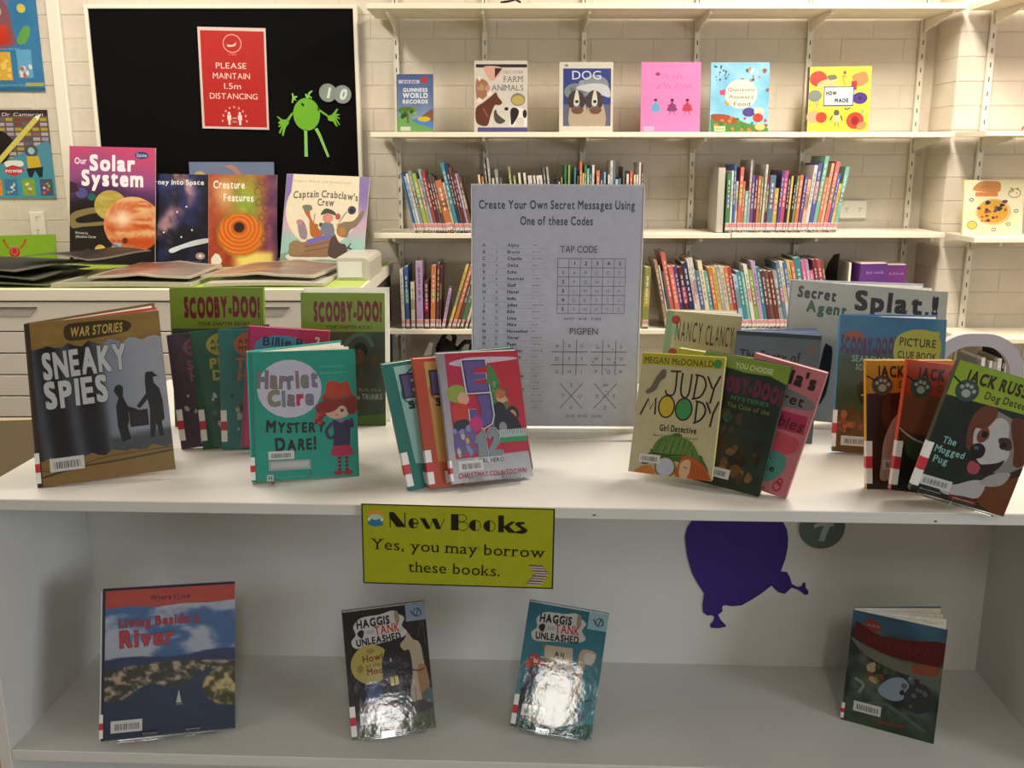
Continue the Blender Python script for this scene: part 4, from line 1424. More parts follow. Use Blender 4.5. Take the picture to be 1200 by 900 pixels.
def a_clue(A):
    def f(U, V):
        c = mixc(hx('#1c5a86'), hx('#2a7aa0'), vnoise(U, V, 4, 5))
        g = sm(.18, .34, V)
        c = c * (1 - g[..., None]) + mixc(hx('#22382c'), hx('#3c5040'), vnoise(U, V, 6, 8)) * g[..., None]
        r_ = sm(.85, .95, U) * (1 - sm(.3, .5, V))
        c = c * (1 - r_[..., None] * .7) + hx('#5c8a9a') * r_[..., None] * .7
        b = sm(.62, .8, V) * (1 - sm(.3, .5, U))
        c = c * (1 - b[..., None] * .7) + hx('#7c4a2c') * b[..., None] * .7
        return c
    A.grid(26, 32, f)
    A.e(14, 15, 10, 4, '#8c4a34'); A.t('SCOOBY-DOO!', 28, 28, 11, '#4c2850', w=52, b=3, jit=.8, arc=-2)
    A.p([(52, 22), (56, 13), (72, 8), (90, 10), (96, 18), (94, 30), (84, 36), (66, 36), (54, 31)], '#a8a83c', 4); A.r(84, 9, 94, 12, '#a8a83c')
    A.t('PICTURE', 74, 20.5, 5.6, '#2f2f1c', w=34, b=1, jit=.5, rot=-2); A.t('CLUE BOOK', 74, 29.5, 5, '#2f2f1c', w=36, b=1, jit=.5, rot=-2)
    A.t('SEARCH FOR', 34, 34, 4.6, '#7aa08a', w=42, b=1, rot=-2); A.t('SCOOBY SNACKS', 40, 40, 4.2, '#7aa08a', w=46, b=1, rot=-2)
    blobs(A, 14, 4, 66, 26, 84, ['#8a4c2c', '#a8683c', '#5c3420', '#944c48'], 2, 4, 5)
    A.p([(20, 50), (34, 48), (36, 60), (24, 64)], '#15201c', 3); A.s([(24, 58), (28, 57)], 1.2, '#b9c0a8')
    A.barcode(7, 88, 36, 95)


def jr_head(A, c1, c2, title='JACK RUSSELL'):
    A.p([(0, 0), (100, 0), (100, 24), (0, 26)], c1, c2=c2)
    A.t(title, 54, 13, 8.2, '#3a2418', w=84, b=2, serif=True)
    A.t('Dog Detective', 66, 21.5, 5.2, '#3f301c', w=58, b=1)
    A.e(18, 19.5, 12, 8, '#3c4a44'); A.e(18, 21.5, 4.6, 3, '#a8b0a0'); A.s([(0, 12), (8, 15), (12, 16)], 2, '#1e2220')
    for x, y in ((12, 17.6), (16.5, 15.6), (21, 16), (25, 18.8)):
        A.e(x, y, 2, 1.5, '#a8b0a0')


def a_jrY(A):
    A.grid(20, 30, lambda U, V: mixc(hx('#1e120e'), hx('#3a241a'), vnoise(U, V, 4, 5)))
    A.e(30, 40, 13, 14, '#4c2c1e'); A.p([(30, 46), (38, 42), (41, 56), (34, 70), (28, 80), (26, 92), (15, 92), (17, 76), (19, 64), (24, 54)], '#b5a69c', 4)
    A.p([(34, 30), (60, 28), (100, 32), (100, 64), (70, 60), (44, 54)], '#6a3a24', 4)
    jr_head(A, '#d09a20', '#c88a1c'); A.e(38, 32, 12, 7, '#2c1a14')
    A.barcode(18, 77, 46, 85); A.t('Dog', 34, 92, 5.6, '#c9c0b4', b=2, serif=True)


def a_jrO(A):
    A.grid(20, 30, lambda U, V: mixc(hx('#3c1e14'), hx('#6a3a24'), vnoise(U, V, 5, 7)))
    A.p([(0, 26), (50, 26), (80, 40), (60, 56), (30, 56), (0, 50)], '#7c442a', 4)
    A.p([(0, 70), (30, 60), (60, 64), (100, 90), (100, 100), (0, 100)], '#1c1a16', 4); A.e(22, 66, 13, 9, '#34452c'); A.s([(0, 52), (20, 60), (60, 66)], 2, '#c0b0a8', 3)
    jr_head(A, '#b8401c', '#b03018'); A.t('Lu', 88, 42, 4, '#bfb0a4', b=1); A.barcode(24, 88, 52, 96)


def a_jrG(A):
    def f(U, V):
        c = mixc(hx('#161c18'), hx('#28382e'), vnoise(U, V, 4, 5))
        g = sm(.25, .2, V)
        return c
    A.grid(16, 24, f)
    # the dog's head, chest and paw
    A.p([(36, 40), (42, 30), (50, 27), (60, 28), (72, 30), (90, 34), (100, 42), (100, 74), (88, 72), (70, 70), (60, 62), (46, 60)], '#8a8680', 5)
    A.p([(33, 36), (40, 27), (50, 25), (56, 30), (52, 40), (46, 46), (48, 56), (40, 60), (34, 50)], '#6c3a22', 5)
    A.p([(72, 30), (84, 28), (100, 32), (100, 58), (90, 62), (84, 50), (76, 40)], '#643420', 5)
    A.p([(40, 44), (50, 42), (58, 32), (70, 34), (76, 46), (82, 56), (78, 64), (66, 68), (54, 66), (44, 56)], '#c2bfbc', 5)
    A.p([(44, 46), (50, 40), (56, 46), (52, 52), (46, 52)], '#7a4428', 4); A.e(51, 46, 3.4, 2.6, '#15110f')
    A.e(73, 50, 4.2, 3.1, '#17120f', rot=-15); A.p([(66, 46), (76, 44), (82, 50), (78, 53), (70, 51)], '#4a3024', 4); A.e(73, 49.6, 2.8, 2, '#0d0b0a')
    A.p([(43, 56), (50, 53), (57, 56), (57, 62), (50, 65), (44, 62)], '#1c1a1c', 4); A.e(48, 57, 2.6, 1.3, '#5c6068')
    A.p([(46, 66), (56, 68), (72, 64), (80, 60), (74, 70), (62, 75), (50, 72)], '#2a1c1a', 4); A.p([(48, 67), (58, 69), (58, 75), (50, 76), (46, 72)], '#b0485a', 4)
    A.p([(62, 76), (78, 74), (92, 66), (100, 62), (100, 68), (86, 76), (70, 80)], '#3c241c', 4)
    A.p([(58, 82), (74, 80), (92, 72), (100, 72), (100, 100), (78, 98), (66, 92)], '#6e3d1c', 5); A.p([(58, 80), (70, 80), (68, 92), (50, 94), (34, 96), (28, 92), (44, 86)], '#b8b4b0', 4); A.p([(74, 72), (90, 68), (86, 78), (72, 82), (64, 80)], '#a8a49e', 4)
    jr_head(A, '#8fae2c', '#9ab034')
    A.t('The', 20, 60, 4.8, '#8cc0b8', w=14, b=1, serif=True); A.t('Mugged', 24, 67.5, 4.8, '#8cc0b8', w=31, b=1, serif=True); A.t('Pug', 18, 75, 4.8, '#8cc0b8', w=15, b=1, serif=True)
    A.barcode(5, 86, 38, 93.5); A.t('SCHOLASTIC', 54, 97.5, 2.8, '#b02830', w=30, b=2)


def a_river(A):
    def f(U, V):
        cl = vnoise(U, V * 2.2, 4, 13)
        sky = mixc(hx('#426a9e'), hx('#b4bcc8'), sm(.42, .66, cl))
        sky = sky * (1 - .15 * V[..., None])
        land = mixc(hx('#33352a'), hx('#b8a08c'), sm(.45, .68, vnoise(U, V * 1.6, 18, 3)))
        water = mixc(hx('#1c2c44'), hx('#30486a'), vnoise(U, V * 3, 5, 4) * (1.2 - V))
        hill = hx('#25335a')
        c = sky
        k = sm(.465, .475, V + .012 * np.sin(U * 9) + .02 * U); c = c * (1 - k[..., None]) + hill * k[..., None]
        k = sm(.53, .545, V + .03 * np.sin(U * 3)); c = c * (1 - k[..., None]) + land * k[..., None]
        sh = .73 - .16 * U + .03 * np.sin(U * 14)
        k = sm(-.005, .012, V - sh); c = c * (1 - k[..., None]) + water * k[..., None]
        i = np.clip(1 - (((U - .96) / .22) ** 2 + ((V - .70) / .14) ** 2), 0, 1); i = sm(.0, .2, i)
        c = c * (1 - i[..., None]) + mixc(hx('#3c3c20'), hx('#c8b478'), sm(.4, .62, vnoise(U, V, 14, 9))) * i[..., None]
        return c
    A.grid(90, 100, f)
    A.grid(20, 5, lambda U, V: mixc(hx('#b0352f'), hx('#c4574a'), vnoise(U, V, 4, 21)), 0, 0, 100, 11)
    A.p([(0, 11), (0, 12.4), (20, 11.2), (40, 12.8), (60, 11.4), (80, 12), (100, 10.8)], '#b8443c')
    A.t('Where I Live', 50, 8, 3.4, '#5c1c28', w=30, b=1)
    A.t('Living Beside a', 42, 25, 5.8, '#a82c3c', w=60, b=2, ol=(3, '#36203c'), serif=True, jit=.2, rot=1)
    A.t('River', 33, 38.5, 10.6, '#b03a44', w=40, b=2, ol=(3, '#3a1a34'), serif=True, jit=.2, rot=1)
    A.p([(55, 79), (57, 70), (59, 79)], '#b9c4b8'); A.s([(55, 80), (60, 80)], 1, '#6c8a7c')
    A.barcode(7, 87.5, 30, 95.5); A.r(0, 0, 2.2, 100, '#20242e')


def a_hag(A, moon):
    if moon:
        A.grid(18, 26, lambda U, V: mixc(hx('#0d1016'), hx('#241a26'), vnoise(U, V, 4, 5) * V))
    else:
        A.grid(18, 26, lambda U, V: mixc(hx('#1b5c70'), hx('#3a8490'), V * .8 + vnoise(U, V, 3, 5) * .3))
    A.r(76, 0, 100, 13.5, '#7c8aa0' if moon else '#8cb0b8'); A.s([(82, 5), (88, 10), (92, 4), (95, 9)], 1.6, '#2c4450', 4); A.ring(90, 7, 5, 3.6, 1.2, '#33485a')
    # title cloud
    A.p([(12, 12), (22, 6), (45, 5), (60, 3), (66, 6), (74, 10), (70, 16), (76, 22), (66, 26), (40, 28), (14, 30), (8, 24), (14, 19)], '#b9bab4', 4)
    K = '#17181c'
    A.t('HAGGIS', 36, 13.5, 6.2, K, w=40, b=2, jit=.4, rot=3); A.t('AND', 32, 19.5, 2.8, '#6c6c70', w=9); A.t('TANK', 52, 20.5, 6.6, '#b4282c', w=30, b=1, jit=.5, serif=True, rot=3)
    A.t('UNLEASHED', 41, 27.3, 5.2, K, w=54, b=2, jit=.4, rot=3)
    A.p([(16, 18), (20, 15.5), (24, 17), (22, 22), (18, 21)], K, 3); A.p([(62, 5), (66, 4), (68, 12), (63, 13)], '#8a8268', 3)
    if moon:
        A.e(29, 43.5, 24, 15.5, '#a89a4c'); A.e(16, 46, 4, 3, '#8c7c38'); A.e(30, 33, 5, 2, '#8c7c38')
        A.t('Howl', 32, 41, 5, '#7c2a1c', w=24, b=1, serif=True, rot=3); A.t('at the', 32, 46, 3.4, '#7c2a1c', w=18, serif=True, rot=3); A.t('Moon', 36, 51.5, 5, '#7c2a1c', w=24, b=1, serif=True, rot=3)
        A.p([(42, 78), (42, 44), (48, 32), (54, 30), (62, 34), (74, 46), (78, 78)], '#17101c'); A.p([(50, 56), (60, 55), (61, 62), (51, 63)], '#b8a83c'); A.s([(55.5, 55), (56, 63)], 1, '#2a2218'); A.e(53, 42, 1.2, 1.6, '#8a94b0')
        # pale dog sitting
        A.p([(66, 31), (72, 27), (76, 22), (82, 28), (90, 32), (93, 48), (96, 66), (96, 80), (88, 84), (74, 82), (74, 68), (78, 56), (78, 44), (76, 36), (70, 36)], '#a89a80', 4)
        A.p([(84, 52), (94, 50), (97, 66), (96, 80), (88, 82)], '#9a7050', 4); A.s([(78, 52), (86, 53.5), (93, 52)], 1.5, '#3a2a24', 3); A.s([(80, 66), (79, 82)], .8, '#5c4c3c'); A.s([(88, 70), (86, 83)], .8, '#5c4c3c')
        A.s([(88, 26), (94, 14), (96, 26), (97, 34)], 1.6, '#3c342c', 3)
        A.p([(20, 72), (24, 62), (34, 58), (40, 66), (40, 74), (26, 76)], '#30406c', 4); A.p([(16, 80), (30, 74), (54, 76), (58, 84), (20, 88)], '#6c1c24', 4)
        A.p([(0, 90), (30, 86), (60, 88), (100, 82), (100, 100), (0, 100)], '#4c543a'); A.p([(0, 80), (100, 76), (100, 84), (60, 90), (0, 92)], '#3c3a40'); A.e(96, 74, 8, 6, '#48605c')
    else:
        A.p([(26, 32), (62, 31), (66, 52), (34, 56), (30, 44)], '#b7a88c'); A.p([(24, 31), (28, 30), (28, 34), (24, 34)], '#6c5c44')
        A.t('All', 46, 40.5, 4.6, '#5c3420', w=13, b=2, serif=True); A.t('Paws on', 46, 46, 3.8, '#5c3420', w=32, b=1, serif=True); A.t('Deck', 46, 51.5, 4.6, '#5c3420', w=24, b=2, serif=True)
        A.p([(6, 50), (10, 44), (14, 40), (22, 42), (30, 46), (30, 50), (18, 50), (10, 53)], '#a83424', 4); A.p([(16, 43), (19, 45), (22, 43.5), (21, 47.5), (16, 47.5)], '#d8c0a8'); A.p([(14, 52), (28, 50), (30, 60), (20, 66), (14, 74), (8, 70)], '#3a4058', 4)
        A.p([(72, 32), (84, 30), (92, 33), (88, 42), (80, 42), (78, 52), (80, 66), (74, 78), (64, 78), (66, 62), (70, 46)], '#b09c80', 4); A.p([(78, 33), (90, 33), (88, 40), (80, 41)], '#c2beb4', 3); A.s([(68, 50), (78, 54)], 1.6, '#8a3c34')
        A.p([(20, 84), (24, 66), (36, 56), (60, 54), (66, 62), (74, 80), (68, 92), (24, 94)], '#b3a791', 5)
        A.p([(4, 72), (12, 68), (22, 76), (22, 90), (6, 90)], '#262a38', 4); A.s([(80, 72), (96, 68)], 1.4, '#242838'); A.p([(74, 78), (86, 80), (84, 86), (72, 88)], '#3a4450', 3)
        A.p([(0, 90), (30, 95), (60, 96), (80, 88), (100, 88), (100, 100), (0, 100)], '#1f5a4c', c2='#17463e')
    A.barcode(11, 81, 40, 90) if moon else A.barcode(10, 81, 38, 90)
    A.t('SCHOLASTIC', 50 if moon else 48, 96 if moon else 95.5, 2.2, '#a83030', w=24, b=1)


def a_dragon(A):
    def f(U, V):
        c = mixc(hx('#222c26'), hx('#5c6c64'), sm(.3, .75, vnoise(U, V, 6, 15)))
        s_ = 1 - sm(.10, .2, V)
        c = c * (1 - s_[..., None]) + mixc(hx('#24445c'), hx('#4a7a94'), vnoise(U, V, 4, 3)) * s_[..., None]
        g = sm(.75, .95, V)
        return c * (1 - g[..., None] * .6) + hx('#33462a') * g[..., None] * .6
    A.grid(28, 36, f)
    A.p([(4, 10), (14, 12), (30, 17), (60, 17), (100, 12), (98, 32), (70, 34), (40, 33), (14, 27), (5, 22)], '#571016', 4)
    A.scrib(54, 26.5, 74, 8, '#74201e')
    A.p([(14, 7), (20, 4), (30, 8), (32, 13), (22, 15), (16, 12)], '#8a3030', 3); A.scrib(23, 11.5, 14, 2.6, '#c9b4b0')
    A.p([(0, 24), (20, 30), (60, 36), (100, 34), (96, 44), (60, 46), (20, 38)], '#6c6c60', 4); A.p([(70, 36), (96, 34), (94, 42), (72, 44)], '#8c4c30', 4)
    blobs(A, 14, 20, 42, 42, 60, ['#7c3c24', '#8c7c44', '#5c6c34', '#b0a080', '#4c5c30'], 2.5, 5, 3)
    A.p([(36, 66), (46, 54), (60, 50), (68, 56), (64, 68), (50, 72)], '#8a9cac', 4); A.p([(64, 64), (74, 52), (90, 54), (94, 70), (80, 78), (68, 74)], '#33383c', 4)
    A.s([(20, 84), (40, 76), (64, 82), (90, 92)], 4, '#54645a', 4); A.s([(10, 60), (20, 64), (16, 72)], 3, '#8c947c', 4); blobs(A, 12, 60, 46, 96, 76, ['#5c6468', '#7c8488', '#2a3034'], 2, 4, 9)
    A.barcode(12, 80, 42, 89); A.t('SCHOLASTIC', 54, 94, 2.6, '#9c3028', w=30, b=1)


TAB = (0.012, 0.05, 0.0065)
# --- left group on the unit
M, W, H = pose('sneaky')
book('picture_book', 'large tan and grey hardback with two shaking-hands silhouettes at far left', M, W, H, 0.010, '#5a4830', spine='#4a4238', back='#6c5430', art=a_sneaky,  open_deg=24, mid_page=mat('red_page', '#b8382c', rough=.6), hard=0.0022, tab=(0.006, 0.045, 0.004), leaves=4, material=SHADED)
M, W, H = pose('scoobyL')
book('hardback_book', 'green-banded hardback standing behind the purple and dark green mysteries', M, W, H, 0.012, '#7fa22c', spine='#6d8c28', art=a_scooby, hard=0.002, material=SHADED)
M, W, H = pose('scoobyR')
book('hardback_book', 'green-banded hardback with white page edge, right of the pink book', M, W, H, 0.02, '#7fa22c', spine='#6d8c28', back='#e6e6dc', art=a_scooby, open_deg=5, hard=0.002, leaves=3, back_extra=0.006, material=SHADED)
for k, lb, c, d, tc, a, b_, sd in (('purple', 'leftmost dark purple mystery paperback leaning behind the dark green one', '#4a3a4c', '#8c5c74', '#3a2038', 'St', 'Ho', 3),
                                   ('green', 'dark green mystery paperback with yellow disc, between purple and teal ones', '#1f5a44', '#b0a63c', '#2c3418', 'PIP', 'Dog', 4),
                                   ('teal', 'teal mystery paperback with orange disc beside the green one', '#2c7a78', '#b0683c', '#4c2418', 'The', 'Hut', 5)):
    M, W, H = pose(k)
    book('paperback_book', lb, M, W, H, 0.006, c, art=(lambda A, bg=c, d=d, tc=tc, a=a, b_=b_, sd=sd: a_myst(A, bg, d, tc, a, b_, sd)), tab=(0.014, 0.052, 0.0085), material=SHADED)
M, W, H = pose('pink')
book('paperback_book', 'bright pink book with blue splash peeking over the teal hardback', M, W, H, 0.009, '#c92c68', art=a_pink, material=SHADED)
M, W, H = pose('harriet')
hb = book('hardback_book', 'teal hardback with white circle and girl in an orange hat', M, W, H, 0.013, '#0f9480', spine='#12a08c', art=a_harriet, open_deg=25, hard=0.0022, tab=(0.003, 0.034, 0.004), leaves=5, material=SHADED)
m = MB(); m.box(0.026, 0.031, -0.016, 0.0, -0.0020, -0.0014, '#8c1c2c'); m.build('ribbon_marker', RED, hb)
# --- the spy school fan
for k, lb, a in (('ejback', 'green-covered paperback hidden behind the crimson Christmas one', ('#2c7a6a', '#2c8a78', '#2c8a78', '', '')),
                 ('ejteal', 'pale aqua spy paperback with green rim, leftmost of the fan', ('#1f7468', '#9fc8c0', '#8ab8ac', 'Deep', 'Water')),
                 ('ejorange', 'yellow spy paperback with red-orange rim in the middle of the fan', ('#c0482a', '#cfa04c', '#c08a3c', 'Pyr', 'And'))):
    M, W, H = pose(k)
    book('paperback_book', lb, M, W, H, 0.009, a[0], art=(lambda A, a=a: a_ej(A, *a)), tab=(0.006, 0.05, 0.0085) if k != 'ejback' else None, material=SHADED)
M, W, H = pose('ej12')
book('paperback_book', 'crimson Christmas spy paperback with large purple and grey characters', M, W, H, 0.009, '#9a98a0', art=a_ej12, tab=(0.004, 0.03, 0.003), material=SHADED)
# --- right of the poster
M, W, H = pose('nancy')
book('paperback_book', 'cream book with tall thin brown lettering behind the yellow one', M, W, H, 0.010, '#bcb486', spine='#9aa878', back='#cfc79c', art=a_nancy, open_deg=26, leaves=4, material=SHADED)
M, W, H = pose('spying')
book('paperback_book', 'slate blue book with splayed pages behind the pink one', M, W, H, 0.010, '#5d6a78', spine='#4c5868', back='#4c5c94', art=a_spy, open_deg=24, page=mat('blue_page_paper', '#8a97b8', rough=.7), leaves=5, material=SHADED)
M, W, H = pose('yellow')
book('paperback_book', 'acid yellow book of which only the top edge shows', M, W, H, 0.010, '#bcbf1e', art=a_yel, material=SHADED)
M, W, H = pose('olivia')
M = M @ Matrix.Translation((.022, 0, 0)); W -= .022
book('paperback_book', 'rose pink diary-style paperback, rightmost of the tilted fan', M, W, H, 0.009, '#c98088', art=a_olivia, material=SHADED)
M, W, H = pose('choose')
book('paperback_book', 'dark green paperback with light green band between cream and pink books', M, W, H, 0.0065, '#2c3c2c', art=a_choose, material=SHADED)
M, W, H = pose('judy')
book('paperback_book', 'cream paperback with yellow and green O letters and a green hat', M, W, H, 0.0075, '#c0b88e', back='#b7b02c', art=a_judy, material=SHADED)
M, W, H = pose('splat')
book('picture_book', 'large off-white picture book at the back right with purple-black title', M, W, H, 0.010, '#b8b8ae', spine='#8c8a90', back='#b0b0b8', art=a_splat, open_deg=20, hard=0.002, leaves=4, material=SHADED)
M, W, H = pose('clue')
book('picture_book', 'blue picture clue book behind the three dog detective paperbacks', M, W, H, 0.009, '#1f6490', spine='#3a86b4', art=a_clue, open_deg=13, hard=0.0015, tab=(0.008, 0.06, 0.004), leaves=3, material=SHADED)
for k, lb, c, a in (('jrY', 'dog detective paperback with the golden yellow band', '#d09a20', a_jrY), ('jrO', 'dog detective paperback with the orange-red band', '#b8401c', a_jrO),
                    ('jrG', 'dog detective paperback with the lime band and grinning terrier', '#8fae2c', a_jrG)):
    M, W, H = pose(k)
    book('paperback_book', lb, M, W, H, 0.009, c if k != 'jrG' else '#3c4430', art=a, tab=(0.008, 0.062, 0.0078), material=SHADED)
# --- lower shelf
M, W, H = pose('river')
book('picture_book', 'large river landscape hardback at the left of the lower shelf', M, W, H, 0.009, '#262c3c', spine='#b9bcc0', art=a_river, hard=0.002, tab=(0.004, 0.035, 0.003), material=SHADED)
M, W, H = pose('hagM')
book('paperback_book', 'black night-time paperback with a yellow moon on the lower shelf', M, W, H, 0.008, '#17141c', art=lambda A: a_hag(A, True), tab=(0.004, 0.045, 0.0075), material=FILM)
M, W, H = pose('hagD')
book('paperback_book', 'teal pirate paperback with cream scroll on the lower shelf', M, W, H, 0.008, '#2a6f80', art=lambda A: a_hag(A, False), tab=(0.004, 0.045, 0.0065), material=FILM)
M, W, H = pose('dragon')
book('paperback_book', 'dark red and grey-green paperback at the right of the lower shelf', M, W, H, 0.010, '#4c5c58', spine='#6c7c78', back='#4c6c6c', art=a_dragon, open_deg=30, tab=(0.003, 0.025, 0.004), leaves=5, material=SHADED)


def stand(k, label, xs=(0.3, 0.75), w=0.022, T=0.010, back=True):
    M, W, H = pose(k)
    t = empty('book_stand', M=M)
    if back:
        m = MB(); m.box(W * .12, W * .88, T + .0015, T + .0035, 0.006, H * .55); m.build('back_plate', ACRYL, t)
    m = MB(); m.box(W * .12, W * .86, -0.011, 0.0, -0.0022, -0.0010); m.build('ledge', ACRYL, t)
    for q in xs:
        m = MB(); m.bbox(W * q - w / 2, W * q + w / 2, -0.013, -0.0110, -0.0022, 0.0085, .0005); m.build('lip', ACRYL, t)
    tag(t, label, 'book stand')


stand('river', 'clear stand under the river landscape hardback', (0.36, 0.68))
stand('hagM', 'clear stand under the night-time moon paperback', (0.42, 0.8), T=.009)
stand('hagD', 'clear stand under the teal pirate paperback', (0.4, 0.78), T=.009)
stand('ej12', 'clear stand under the crimson Christmas spy paperback', (0.3, 0.7), .03, T=.009, back=False)
stand('jrG', 'clear stand under the lime-banded dog detective paperback', (0.15, 0.5), .03, T=.009, back=False)

# ------------------------------------------------------------------ face-out books on the wall shelf


def a_gw(A):
    A.grid(16, 24, lambda U, V: mixc(hx('#3a4c7c'), hx('#8aa0b8'), V * .9 + vnoise(U, V, 4, 5) * .3))
    A.p([(0, 74), (20, 72), (45, 76), (70, 82), (100, 94), (100, 100), (0, 100)], '#6c9c54', 4); A.p([(40, 80), (70, 74), (100, 78), (100, 92), (70, 88)], '#4c7cb8', 4)
    A.r(4, 10, 62, 16, '#b9b4c8'); A.e(76, 10, 9, 6, '#b0343c'); A.t('2020', 34, 15, 3.6, '#4c4c78', w=40, b=1)
    A.t('GUINNESS', 50, 30, 6, '#d8dce0', w=68, b=2); A.t('WORLD', 50, 40.5, 8, '#d8dce0', w=70, b=2); A.t('RECORDS', 50, 50, 6, '#d8dce0', w=70, b=2)
    A.s([(28, 66), (29, 84)], 6, '#5c6434'); A.e(26, 62, 25, 6, '#4c7030'); blobs(A, 12, 6, 58, 50, 74, ['#6c9434', '#2c4c24', '#8aa84c'], 3, 6, 2)
    A.p([(60, 78), (80, 66), (100, 60), (100, 80)], '#7c5444', 3); A.e(74, 77, 18, 4.5, '#c9b03c'); A.r(8, 90, 36, 97, '#c9c9b4')


def a_farm(A):
    A.r(0, 0, 100, 100, '#c9c2b6'); A.r(2, 5, 99, 9.5, '#2a2426')
    A.p([(18, 8), (52, 10), (42, 24), (30, 28), (22, 20)], '#d0a08c', 4); A.p([(38, 10), (52, 11), (38, 24)], '#3a2420')
    A.p([(2, 28), (12, 25), (24, 30), (27, 42), (18, 52), (4, 54)], '#9c6c4c', 4); blobs(A, 10, 2, 20, 30, 64, ['#c9a08c', '#b08c74', '#e0d4c8'], 3, 6, 4)
    A.p([(2, 66), (16, 58), (30, 50), (40, 44), (44, 50), (52, 58), (46, 62), (38, 62), (30, 76), (24, 90), (10, 90), (2, 84)], '#5c3020', 4); A.s([(16, 66), (24, 78)], 3, '#8a5440')
    A.t('DISCOVER', 73, 18, 4.4, '#7c7064', w=38, serif=True); A.t('FARM', 73, 29.5, 8, '#5c5a5c', w=36, serif=True); A.t('ANIMALS', 62, 41.5, 8, '#5c5a5c', w=60, serif=True)
    A.e(82, 54, 14, 9, '#7c7a74'); A.e(82, 55, 12, 6.5, '#b0a054')
    A.p([(36, 72), (40, 68), (43, 74), (52, 80), (58, 84), (48, 88), (38, 84)], '#4c4440', 4)
    A.p([(66, 68), (74, 64), (86, 66), (98, 70), (98, 90), (94, 90), (92, 80), (80, 80), (76, 90), (66, 90), (68, 76)], '#e0dcd4', 3); A.p([(68, 68), (76, 65), (84, 70), (80, 80), (70, 90), (68, 80)], '#1c1a1c', 4); A.e(60, 67, 4, 2.4, '#1c1a1c'); A.e(95, 74, 4, 6, '#1c1a1c')
    A.r(5, 93, 100, 100, '#4c4880')


def a_dog(A):
    A.r(0, 0, 100, 100, '#ccc4b4'); A.r(6, 9, 96, 91, '#2c3a78')
    A.e(12, 5, 4, 2, '#8a8478'); A.scrib(55, 6.5, 50, 2, '#a8a294')
    A.e(66, 34, 26, 16, '#7c868c'); A.e(30, 42, 22, 12, '#747c80'); A.r(6, 60, 96, 91, '#5c5a6c')
    blobs(A, 20, 20, 30, 84, 48, ['#8a9296', '#6c7478', '#5c6670'], 3, 6, 5)
    A.p([(30, 36), (62, 30), (90, 34), (94, 50), (70, 44), (50, 42)], '#b9bcbc', 4)
    A.t('DOG', 50, 24.5, 12, '#c9ccd8', w=54, serif=True)
    for ox, c in ((0, '#3a302c'), (34, '#40342e')):
        A.p([(20 + ox, 60), (26 + ox, 66), (42 + ox, 66), (48 + ox, 60), (52 + ox, 90), (18 + ox, 90)], '#a89880', 3)
        A.p([(14 + ox, 56), (20 + ox, 44), (30 + ox, 40), (42 + ox, 44), (48 + ox, 56), (42 + ox, 66), (36 + ox, 60), (28 + ox, 60), (22 + ox, 66)], c, 4)
        A.p([(30 + ox, 41), (34 + ox, 41), (37 + ox, 56), (34 + ox, 62), (28 + ox, 62), (26 + ox, 56)], '#c9c0b4', 3); A.e(32 + ox, 56, 3.4, 2.2, '#17130f')
        A.e(25 + ox, 51, 1.5, 1, '#15110f'); A.e(38 + ox, 51, 1.5, 1, '#15110f'); A.p([(22 + ox, 66), (44 + ox, 66), (40 + ox, 73), (26 + ox, 73)], '#6c4430', 3)
    A.r(0, 91, 100, 100, '#ccc4b4')


def a_wpink(A):
    A.r(0, 0, 100, 100, '#e07ab0'); A.scrib(52, 6.5, 40, 2, '#a83c6c')
    A.scrib(52, 24, 48, 9, '#b8508a', n=6, pen=1.4); A.scrib(56, 38, 58, 9, '#b8508a', n=8, pen=1.4, seed=4); A.e(27, 17, 4, 2.6, '#8c3460')
    for x, c in ((24, '#5c9cc0'), (52, '#7c3068'), (78, '#b0304c')):
        A.e(x, 54, 3, 2.2, '#2c1c28'); A.s([(x, 55), (x, 62)], 3, c); A.p([(x - 2, 58), (x + 2, 58), (x + 9, 68), (x, 70), (x - 9, 68)], c, 3); A.s([(x - 8, 62), (x, 59), (x + 8, 62)], 1.5, c); A.s([(x - 2, 69), (x - 5, 75)], 1.2, c); A.s([(x + 2, 69), (x + 5, 75)], 1.2, c)
    A.r(4, 91, 22, 98, '#e8a8c4'); A.scrib(13, 96, 12, 2, '#a86c88')


